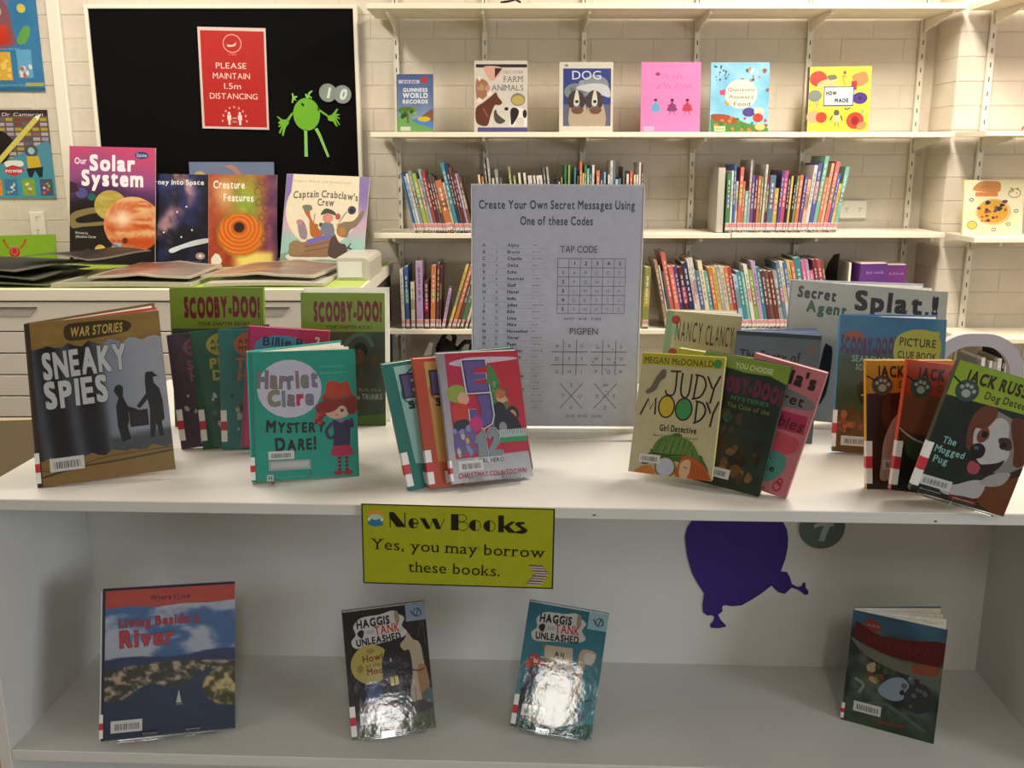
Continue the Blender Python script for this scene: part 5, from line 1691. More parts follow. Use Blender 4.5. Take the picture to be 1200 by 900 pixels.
def a_food(A):
    A.grid(16, 22, lambda U, V: mixc(hx('#5ca8cc'), hx('#a8d0dc'), vnoise(U, V, 4, 5)))
    A.p([(2, 76), (20, 76), (40, 78), (60, 86), (100, 94), (100, 100), (0, 100)], '#4c7c34', 4); A.p([(2, 74), (30, 75), (50, 84), (30, 88), (4, 82)], '#8c4c24', 4)
    blobs(A, 24, 4, 76, 96, 98, ['#5c8c34', '#8a4c24', '#3c6c2c', '#c9743c', '#a83c2c'], 2, 5, 3); blobs(A, 22, 3, 3, 30, 26, ['#3c5c74', '#2c4450', '#9cc0d0'], 1, 2.4, 8); blobs(A, 16, 50, 8, 98, 40, ['#8c5434', '#b07c54', '#34546c', '#d0dce0'], 2, 5, 9)
    A.p([(15, 40), (26, 38), (26, 47), (15, 46)], '#c83c6c'); A.e(30, 57, 6, 4, '#d09434')
    A.e(52, 45, 28, 21, '#ded4c4'); A.e(66, 71, 11, 6.5, '#4c3c84'); A.e(84, 70, 9, 6, '#e4c8b0'); A.e(82, 79, 9, 6.5, '#b83c28'); A.e(86, 92, 9, 5, '#d8b470')
    A.t('Lift-the-flap', 52, 33, 2.6, '#c8a08c', w=30); A.t('Questions', 52, 41, 4.6, '#2c4434', w=46, jit=.5); A.t('and', 52, 45, 2.2, '#4c6454'); A.t('Answers', 52, 51.5, 4.6, '#34441c', w=42, jit=.5); A.t('about', 42, 55, 1.8, '#4c6454'); A.t('Food', 54, 62, 5.6, '#2c3c24', w=28, jit=.3)
    A.r(7, 91, 26, 98, '#c4d4a0'); A.t('USBORNE', 16.5, 96, 2.2, '#3c5c34', w=15, b=1)


def a_made(A):
    A.grid(8, 10, lambda U, V: mixc(hx('#e0cc2c'), hx('#e6d858'), vnoise(U, V, 3, 5)))
    A.r(0, 0, 2, 100, '#3a3230')
    for q in ((16, 18, 14, 12, '#c8402c'), (12, 76, 12, 10, '#c9a07c'), (24, 77, 9, 8.5, '#c83c24'), (78, 82, 14, 13, '#c8402c')):
        A.e(*q)
    A.e(78, 82, 6, 7, '#8c1c1c'); A.p([(20, 22), (40, 18), (48, 26), (36, 32), (16, 30)], '#d0b87c', 4); A.p([(30, 14), (42, 12), (46, 18), (34, 20)], '#6c6c5c', 3)
    A.e(12, 44, 11, 9, '#7c8478'); 
    for x in (6, 10, 14, 18):
        A.s([(x, 50), (x - 1 + x % 3, 62)], 1, '#6c7468')
    A.p([(70, 14), (90, 8), (96, 22), (84, 30), (74, 26)], '#b0844c', 4); A.p([(69, 22), (78, 22), (78, 36), (69, 34)], '#a82c3c'); A.e(84, 48, 12, 9, '#4c2c7c'); A.e(84, 48, 3, 2.4, '#2a1858')
    A.s([(58, 10), (56, 20), (60, 28)], 3.4, '#b8a04c', 3); A.s([(52, 14), (64, 16)], 1.2, '#7c6c3c'); A.e(58, 9, 3, 3, '#7c6c3c')
    A.r(26, 30, 74, 60, '#3c4c8c'); A.r(27.5, 31.5, 72.5, 58, '#dcd8d4'); A.t('HOW', 38, 43, 5.4, '#34343c', w=17, b=3); A.t('YOU', 58, 43, 4.6, '#9c9ca8', w=15); A.t('are', 37, 53, 4, '#8c8c98', w=9); A.t('MADE', 55, 54, 5.4, '#34343c', w=22, b=3)
    A.e(48, 70, 4.5, 5, '#5c544c'); A.p([(44, 74), (53, 74), (52, 84), (45, 84)], '#c9b4a0'); A.s([(42, 74), (38, 82)], 2, '#3c342c'); A.s([(55, 74), (58, 82)], 2, '#3c342c'); A.s([(47, 84), (46, 92)], 1.2, '#3c342c'); A.s([(51, 84), (52, 92)], 1.2, '#3c342c')
    A.p([(84, 86), (96, 84), (94, 94), (82, 96)], '#c08a4c', 3); A.s([(60, 62), (64, 65), (70, 62)], 2, '#4c5c4c', 3); A.p([(86, 66), (92, 64), (92, 72), (86, 72)], '#9cac7c')


def a_cookie(A):
    A.grid(14, 14, lambda U, V: mixc(hx('#e8dca0'), hx('#ece4d0'), vnoise(U, V, 3, 5)))
    A.p([(14, 14), (24, 4), (40, 2), (58, 4), (60, 18), (52, 22), (18, 20)], '#c88848', 4); A.scrib(36, 15, 36, 6, '#9c5c30'); A.r(18, 22, 56, 30, '#d8843c')
    A.e(50, 58, 30, 24, '#d8b478'); A.e(49, 57, 26, 21, '#cf9a2c')
    blobs(A, 12, 30, 42, 72, 76, ['#8c3c24', '#4c2c3c', '#7c5c24', '#b8482c'], 2.2, 4, 5); blobs(A, 6, 24, 36, 70, 70, ['#2c2434', '#5c4450'], 4, 6, 7)
    A.e(15, 82, 9, 8, '#d4c04c'); A.ring(15, 82, 9, 8, 1.4, '#7c8a5c'); A.ring(84, 24, 11, 9, 2, '#b8a458'); blobs(A, 6, 74, 14, 92, 24, ['#6c5c44', '#8c9454'], 1.4, 3, 4)
    for x, y in ((12, 36), (88, 56), (52, 90), (76, 80)):
        A.ring(x, y, 4, 3.4, 1.4, '#5c6470')


WB = [('slim night-blue and aqua records annual, leftmost face-out book', -0.424, -0.291, 1.661, '#3a4c7c', a_gw, 0.010),
      ('farm animals book with brown horse and cow, second face-out book', -0.137, 0.057, 1.709, '#c9c2b6', a_farm, 0.012),
      ('book with two seated dogs on a snowy blue cover', 0.177, 0.373, 1.704, '#ccc4b4', a_dog, 0.02),
      ('bright pink stories book with three tiny dancing figures', 0.479, 0.696, 1.704, '#e07ab0', a_wpink, 0.014),
      ('light blue food book with round cream title disc', 0.735, 0.949, 1.703, '#7cb4cc', a_food, 0.014),
      ('yellow book with red blobs and white title box', 1.095, 1.318, 1.688, '#e0cc2c', a_made, 0.018)]
for lb, x0, x1, zt, c, a, T in WB:
    ya = -9 if 'yellow' in lb else 0
    book('display_book', lb, rotm(ya, 7, 0, (x0, 3.665 + (0.02 if ya else 0), 1.4525)), x1 - x0, (zt - 1.4525) / math.cos(math.radians(7)), T, c, spine='#3a3230' if ya else None, art=a, hard=0.002, material=WCOV, group='face-out books on the second wall shelf')
book('display_book', 'pizza cover book standing alone on the pier shelf', rotm(0, 7, 0, (1.640, 3.51, 1.0875)), 0.215, 0.197, 0.010, '#e8dca0', art=a_cookie, hard=0.002, material=WCOV)
m_ = rotm(4, 0, 0, (1.845, 3.43, 1.4523))
t = empty('red_book', M=m_); m = MB(); m.box(0, .18, 0, .13, 0, .002, '#b02c34'); m.box(0, .18, 0, .13, .016, .018, '#b02c34'); m.box(0, .18, .128, .13, 0.0021, .0159, '#b02c34'); m.build('cover', BOARD, t)
m = MB(); m.box(.003, .177, .003, .127, .0021, .0159); m.build('pages', PAGES, t); tag(t, 'red book lying flat on the pier shelf at the right edge', 'book')

# ------------------------------------------------------------------ rows of spines
ORD = ['', 'first', 'second', 'third', 'fourth', 'fifth', 'sixth', 'seventh', 'eighth', 'ninth', 'tenth', 'eleventh', 'twelfth', 'thirteenth', 'fourteenth', 'fifteenth', 'sixteenth', 'seventeenth', 'eighteenth', 'nineteenth']
TENS = {2: 'twent', 3: 'thirt', 4: 'fort', 5: 'fift', 6: 'sixt', 7: 'sevent'}


def ordw(n):
    if n < 20:
        return ORD[n]
    a, b = divmod(n, 10)
    return TENS[a] + ('ieth' if b == 0 else 'y-' + ORD[b])


CN = dict(blue='#2a5f96', ltblue='#8db0c4', grey='#8f918c', dgrey='#5d5f5e', lime='#8aa834', tan='#a88a62', white='#c9c4b8', red='#a8322c', darkred='#6e2424', orange='#c4682a', cream='#cfc39c', teal='#23808c', mint='#6fb59a', navy='#23305c',
          brown='#6c4630', maroon='#5c2834', green='#3c7c48', yellow='#cfae34', purple='#5c3c82', lilac='#a888b0', pink='#cc4f7c', coral='#d4604c', steel='#54748c', black='#1f1d20', olive='#8a8a3c', peach='#d8a078', magenta='#b82c6c', violet='#4c4a9c')
CW = dict(ltblue='light blue', dgrey='dark grey', darkred='dark red', steel='steel blue', olive='olive', navy='navy')


def spine_book(x, y, z, w, h, lean, col, label, group, depth=0.16, lab=True):
    """spine faces the room; lean in degrees, positive leans the top to the right"""
    M = Matrix.Translation((x, y, z)) @ Matrix.Rotation(math.radians(lean), 4, 'Y')
    t = empty('shelf_book', M=M)
    tag(t, label, 'book', group)
    c = CN[col]
    k = random.uniform(.85, 1.12)
    c = lin(c)
    g_ = sum(c) / 3
    c = tuple((v * .82 + g_ * .18) * k for v in c)
    m = MB()
    g = 0.0006
    # cover: front, back, spine with coloured bands
    m.box(g, g + .0008, 0.0008, depth, 0, h, c); m.box(w - g - .0008, w - g, 0.0008, depth, 0, h, c)
    zz = [0, h * .22, h * random.uniform(.35, .5), h * random.uniform(.6, .75), h * .9, h]
    alt = lin(CN[random.choice(list(CN))])
    for i in range(5):
        cc = c if i != 2 or random.random() < .55 else tuple(a * .5 + b * .5 for a, b in zip(c, alt))
        m.box(g, w - g, 0, 0.0008, zz[i], zz[i + 1], cc)
    m.build('cover', BOARD, t, fix=False)
    m = MB(); m.box(g + .001, w - g - .001, 0.0012, depth - .003, .001, h - .003); m.build('pages', PAGES, t, fix=False)
    if w > 0.008:                                 # spine title, as short printed dashes
        m = MB()
        lum = sum(c) / 3
        tc = lin('#e6e0d0') if lum < .35 else lin('#3a3236')
        tc = tuple(a * .55 + b * .45 for a, b in zip(tc, c))
        zc = h * .42
        while zc < h * .86:
            L = random.uniform(.006, .02)
            m.box(w * .34, w * .66, -0.0003, -0.0001, zc, zc + L, tc); zc += L + random.uniform(.003, .01)
        m.build('spine_lettering', PAPER, t, fix=False)
    if lab:
        m = MB(); hh = 0.036
        m.box(g * .5, w - g * .5, -0.0006, -0.0004, 0.004, hh, '#cfc6bc'); m.box(g * .5, w - g * .5, -0.0009, -0.0007, hh * .55, hh * .92, '#c98a88'); m.box(g * 2, w - g * 2, -0.0009, -0.0007, 0.004, .009, '#5c5650')
        m.build('spine_label', RED, t, fix=False)
    return t


def row(items, z, y, base_px, k, where, group, lean0=0.0, labels=True):
    """items: (left pixel width at the base, width, top row, colour, lean); spaced along the shelf in metres through k m per unit"""
    for i, it in enumerate(items, 1):
        x, w, top, col = it[:4]
        lean = it[4] if len(it) > 4 else lean0
        h = (base_px - top) * k * (1 / max(math.cos(math.radians(lean)), .8))
        lab = f"{CW.get(col, col)} book spine, {ordw(i)} from the left {where}"
        spine_book((x - 600) * k, y + random.uniform(-.002, .004), z + 0.0006 + max(0, math.sin(math.radians(lean))) * w * k, w * k * .97, h, lean, col, lab, group, depth=min(.17, .06 + h * .5), lab=labels)


K3 = 0.003174
left3 = [(486, 2.5, 205, 'blue'), (489, 3, 209, 'ltblue'), (492, 3, 206, 'white'), (495, 4, 203, 'grey'), (499, 5, 206, 'lime'), (504, 3.5, 212, 'tan'), (507.5, 3, 201, 'ltblue'), (510.5, 4, 203, 'red'), (514.5, 3.5, 210, 'maroon'), (518, 3, 207, 'dgrey'),
         (521, 3, 209, 'brown'), (524, 8, 214, 'orange'), (532, 3, 216, 'cream'), (535, 4.5, 194, 'teal'), (539.5, 3.5, 195, 'navy'), (543, 3, 199, 'brown'), (546, 3, 204, 'darkred'), (549, 3, 206, 'lilac'), (552, 3, 209, 'brown')]
row(left3, SHZ[2], FY + .012, 274, K3, 'in the row left of the code poster', 'thin books left of the code poster', -13)
above = [(567, 3, 207, 'cream', -6), (571, 3, 209, 'orange', -6), (575, 3, 187, 'dgrey', -6), (579, 3, 188, 'grey', -6), (583, 3, 211, 'white', -6), (587, 4, 201, 'grey', -6), (592, 3, 210, 'dgrey', -6), (603, 3, 198, 'olive', -6), (608, 3, 208, 'lime', -6), (614, 3, 205, 'white', -6), (620, 3, 205, 'white', -6), (625, 5, 208, 'white', -6), (631, 3, 208, 'cream', -6), (635, 7, 208, 'white', -6), (643, 3, 199, 'dgrey', -6), (647, 3, 198, 'grey', -6), (651.2, 2.4, 213, 'navy'), (654, 2, 215, 'cream'), (657, 2, 210, 'olive'), (661, 2.5, 196, 'green'), (665, 2.5, 196, 'lime'), (672, 2.5, 199, 'teal'), (675.5, 2.5, 208, 'brown'), (678.5, 3, 192, 'orange'), (681.6, 2.4, 205, 'yellow'), (684, 2.8, 196, 'green'), (687, 2.8, 200, 'mint'), (690, 2.6, 197, 'navy'), (692.8, 3, 196, 'white'), (698, 4, 202, 'orange'), (702, 4.5, 205, 'navy'), (706.6, 2.6, 204, 'ltblue'), (711.5, 2.6, 207, 'white'), (714.2, 3, 191, 'white'), (717.4, 2.4, 192, 'steel'), (720, 3.6, 212, 'ltblue'), (724, 3, 211, 'steel'), (728.6, 2.5, 198, 'dgrey'), (732.8, 3, 206, 'white'), (737, 3.2, 203, 'coral'), (741.4, 2.6, 207, 'cream'), (744.2, 3, 207, 'white'), (747.4, 2.4, 193, 'white'), (750, 2.6, 194, 'brown')]
row(above, SHZ[2], FY + .012, 274, K3, 'peeking over the code poster', 'thin books whose tops show over the code poster')
right3 = [(850, 5, 206, 'green', 0), (855, 2.6, 203, 'white', 0), (857.6, 3, 196, 'blue', 0), (860.6, 3, 215, 'cream', 0), (863.6, 4.4, 199, 'coral', 1), (868, 3, 215, 'orange', 1), (871, 4, 226, 'mint', 1), (875, 3, 191, 'grey', 1), (878, 4, 208, 'purple', 1), (882, 3, 208, 'maroon', 1), (885, 3.6, 209, 'orange', 1), (888.6, 3, 210, 'olive', 1), (891.6, 3, 196, 'white', 2),
          (894.6, 3, 208, 'darkred', 2), (897.6, 7, 208, 'steel', 2), (904.6, 5, 223, 'yellow', 2), (909.6, 3.4, 203, 'purple', 3), (913, 5, 203, 'magenta', 3), (918, 3, 208, 'black', 3), (921, 3, 209, 'yellow', 3), (924, 3, 209, 'black', 4), (927, 3, 209, 'olive', 4), (930, 4.4, 208, 'orange', 4), (934.4, 4, 208, 'purple', 5), (938.4, 4, 213, 'peach', 5), (942.4, 4.4, 197, 'white', 6),
          (946.8, 5, 195, 'violet', 6), (951.8, 5, 187, 'mint', 7), (956.8, 4, 211, 'orange', 7), (960.8, 3.4, 195, 'peach', 7), (964.2, 5, 193, 'coral', 8), (969.2, 3.4, 206, 'violet', 8), (972.6, 3.4, 218, 'yellow', 8), (976, 5, 199, 'mint', 8)]
row(right3, SHZ[2] + .002, FY + .010, 274, K3, 'in the row beside the grey bookend', 'row of thin books beside the grey bookend')
# grey bookend
t = empty('bookend', (0.762, FY + .02, SHZ[2] + .0022))
m = MB(); m.bbox(0.0, 0.0035, 0, 0.16, 0, 0.236, .0004); m.build('plate', mat('bookend_enamel', '#a8a294', rough=0.5), t)
m = MB(); m.box(0.0036, 0.026, 0.002, 0.16, 0, 0.236); m.build('block', mat('bookend_core', '#b9b2a2', rough=0.6), t)
tag(t, 'pale grey bookend at the left end of the right-hand row', 'bookend')

K4 = 0.003205
left4 = [(469, 4, 315, 'white', -1), (474, 4.6, 312, 'blue', -1), (480, 5, 330, 'cream', 0), (486.4, 8.4, 306, 'lilac', 0), (496, 5.6, 329, 'maroon', 0), (502.6, 6, 311, 'orange', 2), (509.4, 3.4, 308, 'brown', 2), (513, 2.4, 312, 'maroon', 2),
         (516, 4, 339, 'lilac', 11), (523, 3.6, 311, 'yellow', 17), (528, 4.4, 311, 'orange', 17), (533.4, 3, 311, 'brown', 17), (538, 3.4, 312, 'green', 17), (543.4, 3, 314, 'cream', 17), (548.4, 2.8, 316, 'mint', 17), (553.4, 3, 312, 'brown', 17)]
row(left4, SHZ[3], FY + .012, 386, K4, 'on the lower shelf left of the poster', 'lower shelf books left of the poster')
tops = [(768, 3, 305, 'tan'), (772, 1.6, 311, 'white'), (775, 2, 318, 'dgrey'), (777.4, 5, 296, 'coral'), (783.2, 5, 312, 'coral'), (789, 4.6, 312, 'purple'), (794.4, 5, 313, 'maroon'), (800.2, 5.4, 308, 'navy'), (806.4, 3, 303, 'white'), (810, 3, 302, 'white'), (814, 4, 317, 'steel'), (819, 4.4, 306, 'cream'), (824.4, 4, 318, 'mint'), (829.4, 4, 313, 'orange'), (834.2, 3.6, 313, 'yellow'),
        (838.6, 4, 312, 'grey'), (843.4, 4, 312, 'cream'), (848.2, 4, 313, 'orange'), (853, 3.6, 313, 'red'), (857.4, 4.4, 322, 'ltblue'), (862.6, 4.4, 318, 'teal'), (867.8, 3, 319, 'mint'), (871.6, 4, 310, 'white'), (876.4, 4, 316, 'lime'), (881.2, 4.4, 306, 'lilac'), (886.4, 3.6, 313, 'teal'), (890.8, 4, 317, 'maroon'), (895.6, 4, 317, 'brown'), (900.4, 4, 318, 'darkred'),
        (905.2, 4.4, 317, 'grey'), (910.4, 3.4, 307, 'steel'), (914.6, 3.4, 306, 'white'), (918.8, 3.6, 307, 'blue'), (923.2, 3.6, 305, 'yellow'), (927.6, 4, 306, 'orange'), (932.4, 7, 302, 'teal'), (940.2, 3.6, 305, 'pink'), (944.6, 3.4, 304, 'lilac'), (948.8, 4, 317, 'pink'), (953.6, 4.4, 304, 'darkred'), (958.8, 4.4, 304, 'red'), (964, 3, 305, 'brown')]
tops = [(x + 15.5, min((tops[i + 1][0] if i + 1 < len(tops) else x + w) - x, w * 1.3), tp, c) for i, (x, w, tp, c) in enumerate(tops)]
row(tops, SHZ[3], FY + .012, 386, K4, 'in the leaning lower row', 'leaning books on the lower wall shelf', -12)
spine_book((755 - 600) * K4, FY + .01, SHZ[3] + .0006, 0.023, 0.235, 1, 'olive', 'olive book standing alone beside the code poster edge', None)
# black bookend, white card and purple magazine boxes on the same shelf
t = empty('bookend', ((985.5 - 600) * K4, FY + .03, SHZ[3] + .0006))
m = MB(); m.prism([(0, 0), (0.17, 0), (0.17, 0.13), (0.155, 0.19), (0.12, 0.235), (0.06, 0.275), (0, 0.285)], -.0015, .0015, 'yz'); m.build('plate', mat('black_enamel', '#1a1816', rough=0.5), t)
m = MB(); m.box(0.0015, .006, 0, .12, 0, .0015); m.build('foot', MATS['black_enamel'], t)
tag(t, 'black curved bookend at the right end of the leaning lower row', 'bookend')
t = empty('white_card', ((998 - 600) * K4, FY + .03, SHZ[3] + .0006)); m = MB(); m.box(0, .008, 0, .15, 0, .25); m.build('card', SHELFW, t); tag(t, 'white upright card between black bookend and purple boxes', 'card')
for i, (x, yw, w, h, c, lb) in enumerate(((1.318, 8, 0.11, 0.245, '#5c3078', 'purple box file at the left above the off-white picture book'), (1.43, -3, 0.075, 0.238, '#6c2c74', 'purple box file nearest the brick pier with white lettering'))):
    t = empty('box_file', M=rotm(yw, 0, 0, (x, FY + .03 + i * .03, SHZ[3] + .0006)))
    m = MB(); m.bbox(0, w, 0, .14, 0, h, .001, c); m.build('body', BOARD, t)
    m = MB(); m.box(.004, w - .004, .004, .136, h - .012, h + .004); m.build('sheets', PAGES, t)
    A = Art(w, h); A.scrib(50, 16, 70, 5, '#b9a0c4', seed=i + 2); A.build('lettering', t, PAPER)
    tag(t, lb, 'box file')
# lowest shelves
greys = [(1160, 4, 419, 'dgrey'), (1164.5, 5, 416, 'white'), (1170, 4, 424, 'dgrey'), (1174.5, 4, 420, 'white'), (1179, 5, 421, 'grey'), (1184.4, 5, 417, 'white'), (1190, 3, 409, 'black'), (1193.4, 3.4, 407, 'white'), (1197.2, 4, 408, 'dgrey'), (1201.6, 4, 410, 'white'), (1206, 5, 412, 'grey')]
for i, (x, w, tp, c) in enumerate(greys, 1):
    spine_book((x - 600) * .00304, 3.42, SHZ[4] + .0006, w * .0030, 0.268 + (418 - tp) * .0031, 0, c, f"{CW.get(c, c)} book, {ordw(i)} from the left seen through the chair arch", 'grey books seen through the chair arch')
# dark plush clutter on the lowest shelf left
t = empty('dark_bag', (-0.245, 3.70, SHZ[4]))
m = MB()
rs = random.Random(3)
import bmesh
bm = bmesh.new(); bmesh.ops.create_icosphere(bm, subdivisions=3, radius=1)
for v in bm.verts:
    k = 1 + .22 * math.sin(v.co.x * 5 + v.co.z * 3) + .12 * math.sin(v.co.y * 9 + v.co.z * 7)
    v.co = Vector((v.co.x * .105 * k, v.co.y * .09 * k, .14 + v.co.z * .138 * (k * .6 + .4)))
me = bpy.data.meshes.new('bag_body'); bm.to_mesh(me); bm.free(); me.materials.append(mat('dark_cloth', '#1b1c1a', rough=0.8, noise=0.3, nscale=20)); me.polygons.foreach_set('use_smooth', [True] * len(me.polygons))
o = bpy.data.objects.new('bag_body', me); COL.objects.link(o); o.parent = t
for pts, r_ in (([(-.05, 0, .25), (-.02, -.02, .31), (.0, -.01, .335), (.02, 0, .30), (.01, .02, .26)], .009), ([(.03, 0, .25), (.06, -.02, .285), (.09, 0, .28), (.08, 0, .24)], .009)):
    m = MB(); m.tube(pts, r_, 8); m.build('handle', MATS['dark_cloth'], t)
m = MB(); m.prism([(-.10, .235), (-.075, .29), (-.06, .285), (-.07, .24)], -.05, -.047, 'xz', '#c9c4b8'); m.build('tag', PAPER, t)
tag(t, 'dark crumpled bag with a white tag on the lowest shelf left', 'bag')

# ------------------------------------------------------------------ big books standing on the drawer cabinet


def planet(c1, c2, seed, sh=True):
    def f(U, V):
        n = vnoise(U * .4 + .5, V * 2.6 + .5, 3, seed)
        c = mixc(hx(c1), hx(c2), sm(.3, .7, n))
        return c
    return f


def a_solar(A):
    def f(U, V):
        t_ = V + .06 * np.sin(U * 5)
        c = mixc(hx('#b8466c'), hx('#8c4a7c'), sm(0, .3, t_))
        k = sm(.28, .42, t_ + .05 * vnoise(U, V, 6, 3)); c = c * (1 - k[..., None]) + hx('#4a2c54') * k[..., None]
        k = sm(.40, .55, t_); c = c * (1 - k[..., None]) + hx('#1a1416') * k[..., None]
        return c
    A.grid(24, 36, f)
    A.e(2, 60, 3, 8, '#17121a'); A.p([(2, 70), (2, 58), (30, 52), (50, 55), (50, 58), (30, 57), (8, 62), (12, 66), (40, 64), (40, 67), (16, 69)], '#7c7048', 4)
    A.disc(48, 50, 19, 13, planet('#a8923c', '#b8a85c', 3))
    A.disc(74, 66, 34, 24, lambda U, V: mixc(planet('#b8481c', '#d8a878', 5)(U, V), hx('#ecd0b0'), np.exp(-((U + .35) ** 2 + (V + .2) ** 2) / .12)), n=36, rings=16)
    A.e(26, 43, 5, 3.2, '#1f5c54'); A.disc(14, 40, 7, 4.6, planet('#3c4c94', '#5c4c84', 7)); A.p([(0, 30), (8, 32), (12, 38), (4, 40), (0, 40)], '#3a2034')
    A.disc(36, 90, 7, 6, planet('#b8943c', '#d0b864', 9)); A.disc(56, 87, 7, 5.6, planet('#4c5478', '#a8a4b4', 4)); A.e(65, 80, 3.4, 2.6, '#5c2c20'); A.e(22, 92, 5, 4, '#3c4044')
    A.s([(10, 94), (36, 90), (60, 86)], .6, '#8c8470', 3)
    A.t('Our', 13, 15, 5.2, '#e6d8dc', w=14, b=1); A.t('Solar', 50, 20, 12.4, '#ece2e4', w=53, b=2); A.t('System', 50, 33, 12.4, '#ece2e4', w=72, b=2)
    A.e(84, 6.6, 8, 3.2, '#34406c'); A.t('Ziptales', 84, 7.8, 2.6, '#b0bcd8', w=12, b=1)
    A.t('Written by', 14, 75.5, 2.2, '#d8d4d0', w=15); A.t('Johnathon Carter', 19, 78.6, 2.2, '#d8d4d0', w=24); A.r(5, 92, 13, 97, '#c9c4bc')


def a_space(A):
    def f(U, V):
        c = mixc(hx('#14131f'), hx('#2c3470'), sm(.35, .75, vnoise(U, V, 4, 12)) * (1 - .5 * V))
        d = np.abs((U - .48) + .25 * (V - .4) - .12 * np.sin(V * 7)); n = vnoise(U, V, 7, 5)
        k = sm(.24, .02, d) * sm(.35, .7, n)
        c = c * (1 - k[..., None]) + mixc(hx('#8c4438'), hx('#b8a0b0'), n) * k[..., None]
        k = sm(.8, .95, V) * sm(.5, .7, n); return c * (1 - .5 * k[..., None]) + hx('#2a2018') * .5 * k[..., None]
    A.grid(34, 46, f)
    A.p([(40, 84), (60, 78), (80, 73), (100, 71), (100, 75), (80, 79), (60, 83), (44, 88)], '#c9ccd8', 4); A.e(86, 91, 7, 4, '#a88c94'); A.e(86, 91, 3, 1.8, '#e8dcdc')
    A.t('Journey Into Space', 48, 11.5, 5.4, '#d8d8d4', w=88, b=1, jit=.9)
    for x, y in ((32, 65), (58, 70), (74, 62), (52, 42), (66, 36)):
        A.e(x, y, 1.3, 1, '#e6dce0')
    A.scrib(70, 98, 34, 1.6, '#9c9ca4')


def a_creat(A):
    def f(U, V):
        n = vnoise(U, V, 10, 5)
        c = mixc(hx('#7c1c1c'), hx('#b85c2c'), n)
        g = np.exp(-(((U - .55) / .28) ** 2 + ((V - .28) / .32) ** 2)); c = c * (1 - g[..., None]) + mixc(hx('#4c8c2c'), hx('#b0a834'), n) * g[..., None]
        p = sm(.72, .95, U); c = c * (1 - p[..., None]) + mixc(hx('#3c2044'), hx('#8c4c64'), n) * p[..., None]
        y_ = np.exp(-(((U - .22) / .16) ** 2 + ((V - .2) / .16) ** 2)); c = c * (1 - .8 * y_[..., None]) + hx('#d8b078') * .8 * y_[..., None]
        b = sm(.80, .88, V) * sm(.28, .5, U + .0 * V) * (1 - sm(.9, 1, U)); c = c * (1 - b[..., None]) + hx('#dcc468') * b[..., None]
        d = np.sqrt(((U - .47) / .33) ** 2 + ((V - .65) / .235) ** 2)
        k = sm(1.02, .96, d); ringc = .5 + .5 * np.sin(np.sqrt(((U - .45) / .33) ** 2 + ((V - .58) / .235) ** 2) * 34)
        c = c * (1 - k[..., None]) + mixc(hx('#b04c14'), hx('#d87c24'), ringc) * k[..., None]
        k = np.exp(-((d - 1.04) / .05) ** 2); c = c * (1 - .7 * k[..., None]) + hx('#8a7c2c') * .7 * k[..., None]
        k = sm(.3, .2, np.sqrt(((U - .45) / .33) ** 2 + ((V - .575) / .235) ** 2)); c = c * (1 - k[..., None]) + hx('#2a140c') * k[..., None]
        return c
    A.grid(56, 70, f)
    A.t('Creature', 30, 15, 8, '#e2d8c8', w=46, b=1, jit=.9); A.t('Features', 44, 29, 8, '#e2d8c8', w=44, b=1, jit=.9)
    for x, y in ((78, 8), (72, 18), (82, 22), (74, 30), (84, 36), (78, 46), (88, 56), (82, 70)):
        A.ring(x, y, 5, 4, .8, '#5c2434')
    A.p([(4, 98), (4, 92), (10, 86), (16, 88), (20, 94), (18, 98)], '#d4ccc0')


def a_back(A):
    A.grid(14, 10, lambda U, V: mixc(hx('#5c6c8c'), hx('#7c8498'), vnoise(U, V, 3, 5)))
    A.e(12, 14, 7, 5, '#c0a468'); A.p([(42, 4), (52, 3), (62, 12), (60, 16), (50, 8)], '#a87c74', 3)


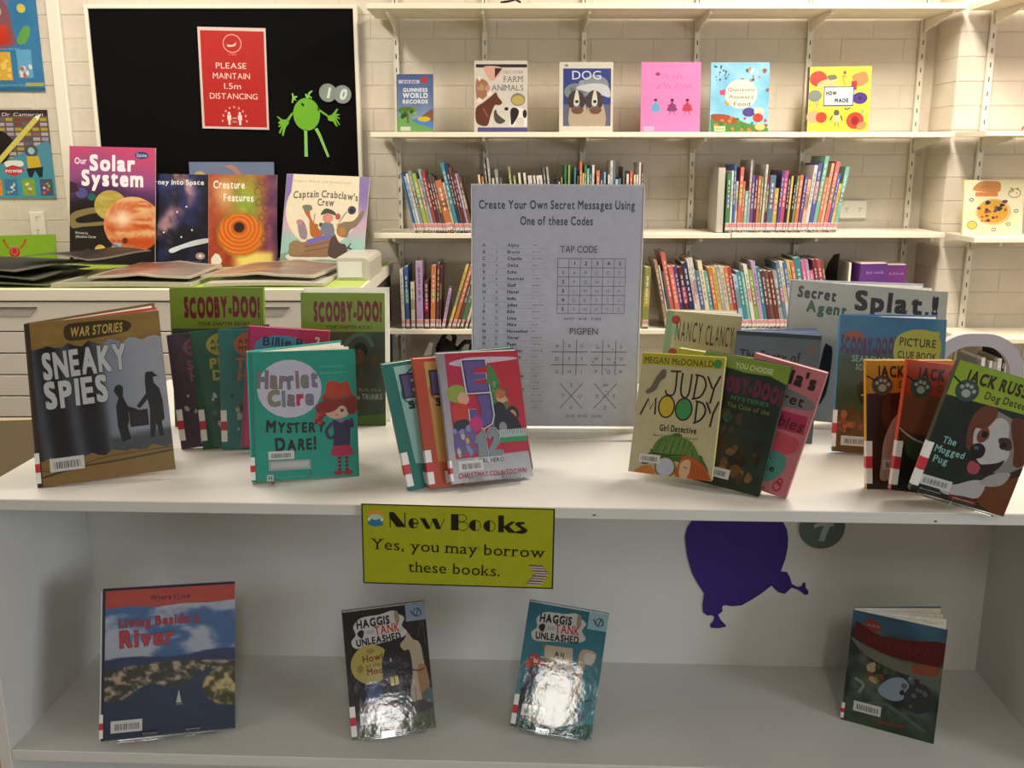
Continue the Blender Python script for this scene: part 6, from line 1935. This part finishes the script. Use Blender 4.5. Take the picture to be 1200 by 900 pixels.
def a_crab(A):
    A.grid(12, 20, lambda U, V: mixc(mixc(hx('#7c6aa0'), hx('#b89cac'), sm(.2, .55, V)), hx('#8cb8ac'), sm(.55, .75, V)))
    A.e(46, 38, 44, 40, '#d8ccb0', n=36); A.r(2, 0, 98, 0.1, '#d8ccb0')
    A.p([(8, 0), (88, 0), (90, 40), (6, 40)], '#d8ccb0')
    A.p([(0, 88), (20, 84), (50, 85), (100, 85), (100, 100), (0, 100)], '#7c9484', 3); A.p([(6, 90), (20, 85), (40, 86), (60, 84), (90, 87), (94, 92), (50, 91), (20, 96)], '#cfd0c4', 4)
    A.t('Frances Watts and David Legge', 44, 8.4, 2.6, '#a49880', w=70, serif=True)
    A.t("Captain Crabclaw's", 49, 24, 7.4, '#5c5448', w=78, serif=True, b=1, arc=2.5); A.t('Crew', 50, 33, 7.4, '#5c5448', w=20, serif=True, b=1)
    A.e(82, 36.5, 5, 4.6, '#3c3c4c'); A.e(82, 36.5, 2.4, 2.2, '#17171f')
    # ship
    A.p([(10, 87), (12, 78), (32, 72), (60, 65), (62, 86), (40, 89), (16, 90)], '#8c6850', 3); A.s([(12, 82), (36, 77), (60, 71)], .7, '#5c4030', 3); A.s([(12, 86), (36, 82), (60, 77)], .7, '#5c4030', 3); A.p([(60, 66), (62, 60), (70, 72), (78, 74), (80, 88), (58, 87)], '#4c3c38', 3); A.p([(30, 71), (60, 62), (61, 67), (32, 76)], '#6c64a8'); blobs(A, 16, 30, 52, 70, 66, ['#a8602c', '#6c5c48', '#8c7c68', '#b88850', '#4c4438'], 1.6, 3.4, 6); A.s([(38, 42), (37, 56)], .7, '#6c3c1c'); A.e(28, 35.4, .9, .7, '#1c1a18'); A.e(51.5, 46, .8, .7, '#1c1a18'); A.e(56.5, 46, .8, .7, '#1c1a18')
    A.p([(24, 36), (31, 33), (32, 42), (36, 50), (44, 58), (50, 64), (40, 68), (34, 64), (32, 50), (26, 42)], '#a8602c', 4); A.p([(22, 34), (32, 33), (34, 38), (26, 40)], '#6c7460', 3)
    A.p([(18, 52), (24, 50), (30, 60), (30, 70), (22, 68)], '#8c7c88', 4); A.e(20, 52, 3.6, 3, '#b07c84')
    A.e(54, 46, 6.4, 5.4, '#c88474'); A.p([(45, 43), (50, 36), (60, 38), (64, 43), (54, 41)], '#3c4c34', 4); A.p([(48, 52), (60, 52), (62, 62), (48, 64)], '#6c7480', 3); A.e(66, 44, 3, 3.4, '#a84c3c')
    A.p([(66, 56), (72, 50), (84, 48), (90, 42), (95, 36), (97, 40), (90, 52), (82, 58), (78, 66), (68, 64)], '#7c6c54', 4); A.e(72, 60, 4.6, 5, '#a87438'); A.s([(68, 50), (76, 38)], .9, '#6c5c48')
    A.s([(80, 76), (88, 80)], 2, '#3c3c3c'); A.s([(84, 72), (80, 78)], 1.4, '#3c3c3c'); A.p([(10, 76), (20, 72), (30, 80), (24, 88), (12, 86)], '#8c7450', 4)


M, W, H = pose('space')
Mb = rotm(0, 2.5, 0, (-1.257, 3.80, CT + .0006))
book('big_book', 'grey-blue big book, only its top showing behind the space books', Mb, 0.33, 0.385, 0.005, '#5c6c8c', art=a_back)
for k, lb, a, c, T in (('space', 'dark nebula big book between the planets book and orange spiral one', a_space, '#14131f', .004), ('creature', 'colourful big book with an orange coiled spiral', a_creat, '#7c1c1c', .004), ('crab', 'pale big book with animals in a ship, rightmost on the cabinet', a_crab, '#b9a8b4', .006),
                       ('solar', 'big book with pink sky and large banded planet, leftmost', a_solar, '#8c3a5c', .005)):
    o_, ang, W, H = POSE[k]
    dz = CT + .0012 - o_[2] if k != 'crab' else CT + .0012 - o_[2]
    M = rotm(*ang, (o_[0], o_[1] - (0.014 if k == 'solar' else 0), o_[2] + .0012))
    book('big_book', lb, M, W, H, T, c, back='#c9c4ba', spine='#c9c4ba', art=a, group='big books standing on the drawer cabinet')

# lime card with the red creature
t = empty('lime_card', M=rotm(0, 6, -1.5, (-2.02, 3.74, CT + .001)))
m = MB(); m.box(0, 0.245, 0, .003, 0, 0.105 + .0, '#7ba02a'); m.build('card', PAPER, t)
A = Art(0.245, 0.105); A.y0 = -1e-4
A.r(0, 0, 100, 100, '#769c26'); A.e(33.5, 62, 8.5, 21, '#a82820', rot=0); A.ring(33.5, 58, 5.4, 14, .8, '#c88474'); A.s([(25, 48), (20, 30), (18, 18)], 3, '#a8481c', 3); A.s([(42, 48), (48, 38), (52, 22)], 3, '#a8481c', 3); A.e(52, 20, 2.2, 6, '#a8481c'); A.e(18, 18, 2.2, 6, '#a8481c')
for q in (30, 33.5, 37):
    A.s([(q, 44), (q, 38)], .8, '#c9b8a0')
A.build('print', t, PAPER)
tag(t, 'lime green card with a round red figure standing behind black folders', 'card')


# flat sheets, folders and magazines lying on the cabinet
def flat(name, label, cat, cor, z, th, cols, sag=0.0, ridge=0.0, mt=None, edge='#b9b29c', n=14, pages=False, group=None, phase=0.0):
    """a thin limp thing lying flat; cor: four corners (x,y) anticlockwise from the near left"""
    t = empty(name, (cor[0][0], cor[0][1], z))
    ox, oy = cor[0]
    def P(u, v, dz):
        x = (cor[0][0] * (1 - u) + cor[1][0] * u) * (1 - v) + (cor[3][0] * (1 - u) + cor[2][0] * u) * v
        y = (cor[0][1] * (1 - u) + cor[1][1] * u) * (1 - v) + (cor[3][1] * (1 - u) + cor[2][1] * u) * v
        zz = sag * math.sin(math.pi * u) * (0.6 + .4 * math.sin(2.2 * v + phase)) + ridge * math.exp(-((u - .5) / .12) ** 2) + .25 * sag * (1 + math.sin(5 * v + phase + 3 * u))
        return (x - ox, y - oy, max(zz, 0) + dz)
    m = MB()
    vs, cs = [], []
    for k, dz in ((0, 0), (1, th)):
        for j in range(n + 1):
            for i in range(n + 1):
                vs.append(P(i / n, j / n, dz))
                q = i / n
                c = cols(q, j / n) if callable(cols) else lin(cols)
                if k == 0 or i in (0, n) or j in (0, n):
                    c = lin(edge)
                cs.append(c)
    N = (n + 1) ** 2
    f = []
    for j in range(n):
        for i in range(n):
            a = j * (n + 1) + i
            f.append((a + N, a + 1 + N, a + n + 2 + N, a + n + 1 + N)); f.append((a, a + n + 1, a + n + 2, a + 1))
    for i in range(n):
        for a, b in ((i, i + 1), (n * (n + 1) + i + 1, n * (n + 1) + i), ((i + 1) * (n + 1), i * (n + 1)), (i * (n + 1) + n, (i + 1) * (n + 1) + n)):
            f.append((a, b, b + N, a + N))
    m.add(vs, f, cs)
    m.build('sheet_stack', mt or PRINT, t, fix=True, smooth=False)
    tag(t, label, cat, group)
    return t


def spread(c1, c2, c3, sd):
    rs = np.random.RandomState(sd)
    def f(u, v):
        n = float(vnoise(np.array([u]), np.array([v]), 4, sd)[0])
        a, b, c = lin(c1), lin(c2), lin(c3)
        k = min(max((n - .3) / .4, 0), 1)
        d = min(max((u - .55) / .1, 0), 1)
        return tuple(x * (1 - k) * (1 - d * .5) + y * k * (1 - d * .5) + z_ * d * .5 for x, y, z_ in zip(a, b, c))
    return f


GB = 'glossy big books lying on the cabinet top'
flat('big_book', 'white glossy big book lying flat, right end of the cabinet', 'book', [(-0.98, 3.03), (-0.60, 3.04), (-0.60, 3.48), (-0.95, 3.48)], CT + .0005, .010, '#b8b4ac', 0.004, group=GB)
flat('big_book', 'brown and silver spread lying under the ship book', 'book', [(-1.01, 3.10), (-0.64, 3.08), (-0.60, 3.46), (-0.95, 3.53)], CT + .0210, .007, spread('#6c4434', '#9a8068', '#77706a', 4), 0.006, .006, group=GB)
flat('big_book', 'olive-edged big book lying flat beside the black folders', 'book', [(-1.46, 3.015), (-1.02, 3.02), (-1.00, 3.44), (-1.44, 3.48)], CT + .0005, .012, '#7a7c68', 0.003, group=GB)
flat('big_book', 'brown glossy big book spread on the olive-edged one', 'book', [(-1.36, 3.06), (-1.03, 3.05), (-1.03, 3.40), (-1.36, 3.50)], CT + .0225, .006, spread('#6a4034', '#9c7c70', '#8a8478', 9), 0.005, .006, group=GB)
BG = 'black folders lying on the cabinet top'
KG = mat('black_gloss', attr=True, rough=0.4, spec=0.25)
flat('black_folder', 'black glossy folder, lowest of the pile at left', 'folder', [(-2.0, 3.02), (-1.47, 3.02), (-1.50, 3.42), (-2.0, 3.45)], CT + .0005, .004, '#0e0d0d', 0.012, mt=KG, edge='#5f5d52', group=BG)
flat('black_folder', 'black glossy folder with a wavy edge, middle of the pile', 'folder', [(-2.05, 3.06), (-1.52, 3.03), (-1.49, 3.38), (-2.0, 3.43)], CT + .021, .004, '#0c0b0c', 0.016, mt=KG, edge='#57554c', phase=1.5, group=BG)
flat('black_folder', 'black glossy folder, topmost of the pile and arched', 'folder', [(-2.1, 3.10), (-1.58, 3.04), (-1.46, 3.36), (-1.95, 3.46)], CT + .046, .003, '#0a0a0b', 0.014, mt=KG, edge='#5f5d52', phase=2.4, group=BG)
flat('black_folder', 'black sheet reaching under the banded planet book', 'folder', [(-1.66, 3.24), (-1.40, 3.16), (-1.30, 3.46), (-1.54, 3.54)], CT + .0680, .002, '#141214', 0.014, mt=KG, edge='#6c6a60', phase=.6, group=BG)

# pale box at the right end of the cabinet
t = empty('storage_box', (-0.533, 3.21, CT + .0015))
m = MB()
pr = [(-.055, 0), (.055, 0), (.055, .058), (.048, .068), (.036, .073), (-.055, .073)]
m.prism(pr, 0.0, .30, 'xz'); m.build('shell', mat('pale_plastic', '#b9b4a6', rough=0.4), t)
m = MB(); m.box(-.05, .03, -.0025, -.0005, .008, .06); m.build('label_panel', mat('white_card', '#d6d4d6', rough=0.5), t)
tag(t, 'pale rounded box at the right end of the drawer cabinet', 'box')


# ------------------------------------------------------------------ chairs behind the unit
def arch(w, h, rad, n=9):
    L = [(-w, 0), (-w, h - rad)]
    L += [(-w + rad - rad * math.cos(a), h - rad + rad * math.sin(a)) for a in [math.pi / 2 * i / n for i in range(1, n + 1)]]
    L += [(w - rad + rad * math.sin(a), h - rad + rad * math.cos(a)) for a in [math.pi / 2 * i / n for i in range(0, n)]]
    return L + [(w, h - rad), (w, 0)]


def chair(x, y, yaw, top, w, label, colm, hole):
    t = empty('chair', M=rotm(yaw, 0, 0, (x, y, 0)))
    seat = 0.42
    o_ = arch(w, top - seat + .02, w * .85 if hole else w * .35)
    m = MB()
    if hole:
        i_ = arch(w - .034, top - seat + .02 - .034, (w - .034) * .85)
        n = len(o_)
        vs = [(a, -.014, b) for a, b in o_] + [(a, .014, b) for a, b in o_] + [(a, -.009, b) for a, b in i_] + [(a, .014, b) for a, b in i_]
        f = []
        for i in range(n - 1):
            f += [(i, i + 1, 2 * n + i + 1, 2 * n + i), (n + i, n + i + 1, 3 * n + i + 1, 3 * n + i), (i, i + 1, n + i + 1, n + i), (2 * n + i, 2 * n + i + 1, 3 * n + i + 1, 3 * n + i)]
        m.add([(a, b, c + seat - .02) for a, b, c in vs], f)
        m.build('backrest', colm, t)
        m = MB(); m.box(-w + .03, w - .03, -.008, .010, seat, seat + (top - seat) * .34); m.build('back_panel', colm, t)
    else:
        m.prism([(a, b + seat - .02) for a, b in o_], -.011, .011, 'xz'); m.build('backrest', colm, t)
    m = MB(); m.prism([(-w - .02, -.40), (w + .02, -.40), (w + .03, -.05), (w, .0), (-w, .0), (-w - .03, -.05)], seat - .025, seat, 'xy'); m.build('seat', colm, t)
    for sx in (-1, 1):
        for yy in (-.36, -.03):
            m = MB(); m.cyl((sx * (w - .02), yy, seat - .025), (sx * (w + .02), yy * 1.08, 0), .011, .010); m.build('leg', mat('chair_tube', '#8d8c88', rough=0.3, metal=0.8), t)
    tag(t, label, 'chair')


chair(1.245, 2.52, 180 - 4, 0.905, 0.125, 'grey chair with an arched open back behind the dog books', mat('grey_plastic', '#a5a2a8', rough=0.35), True)
chair(-1.24, 2.34, 180 + 6, 0.716, 0.17, 'tan moulded chair back behind the far left grey hardback', mat('tan_plastic', '#a89578', rough=0.5), False)
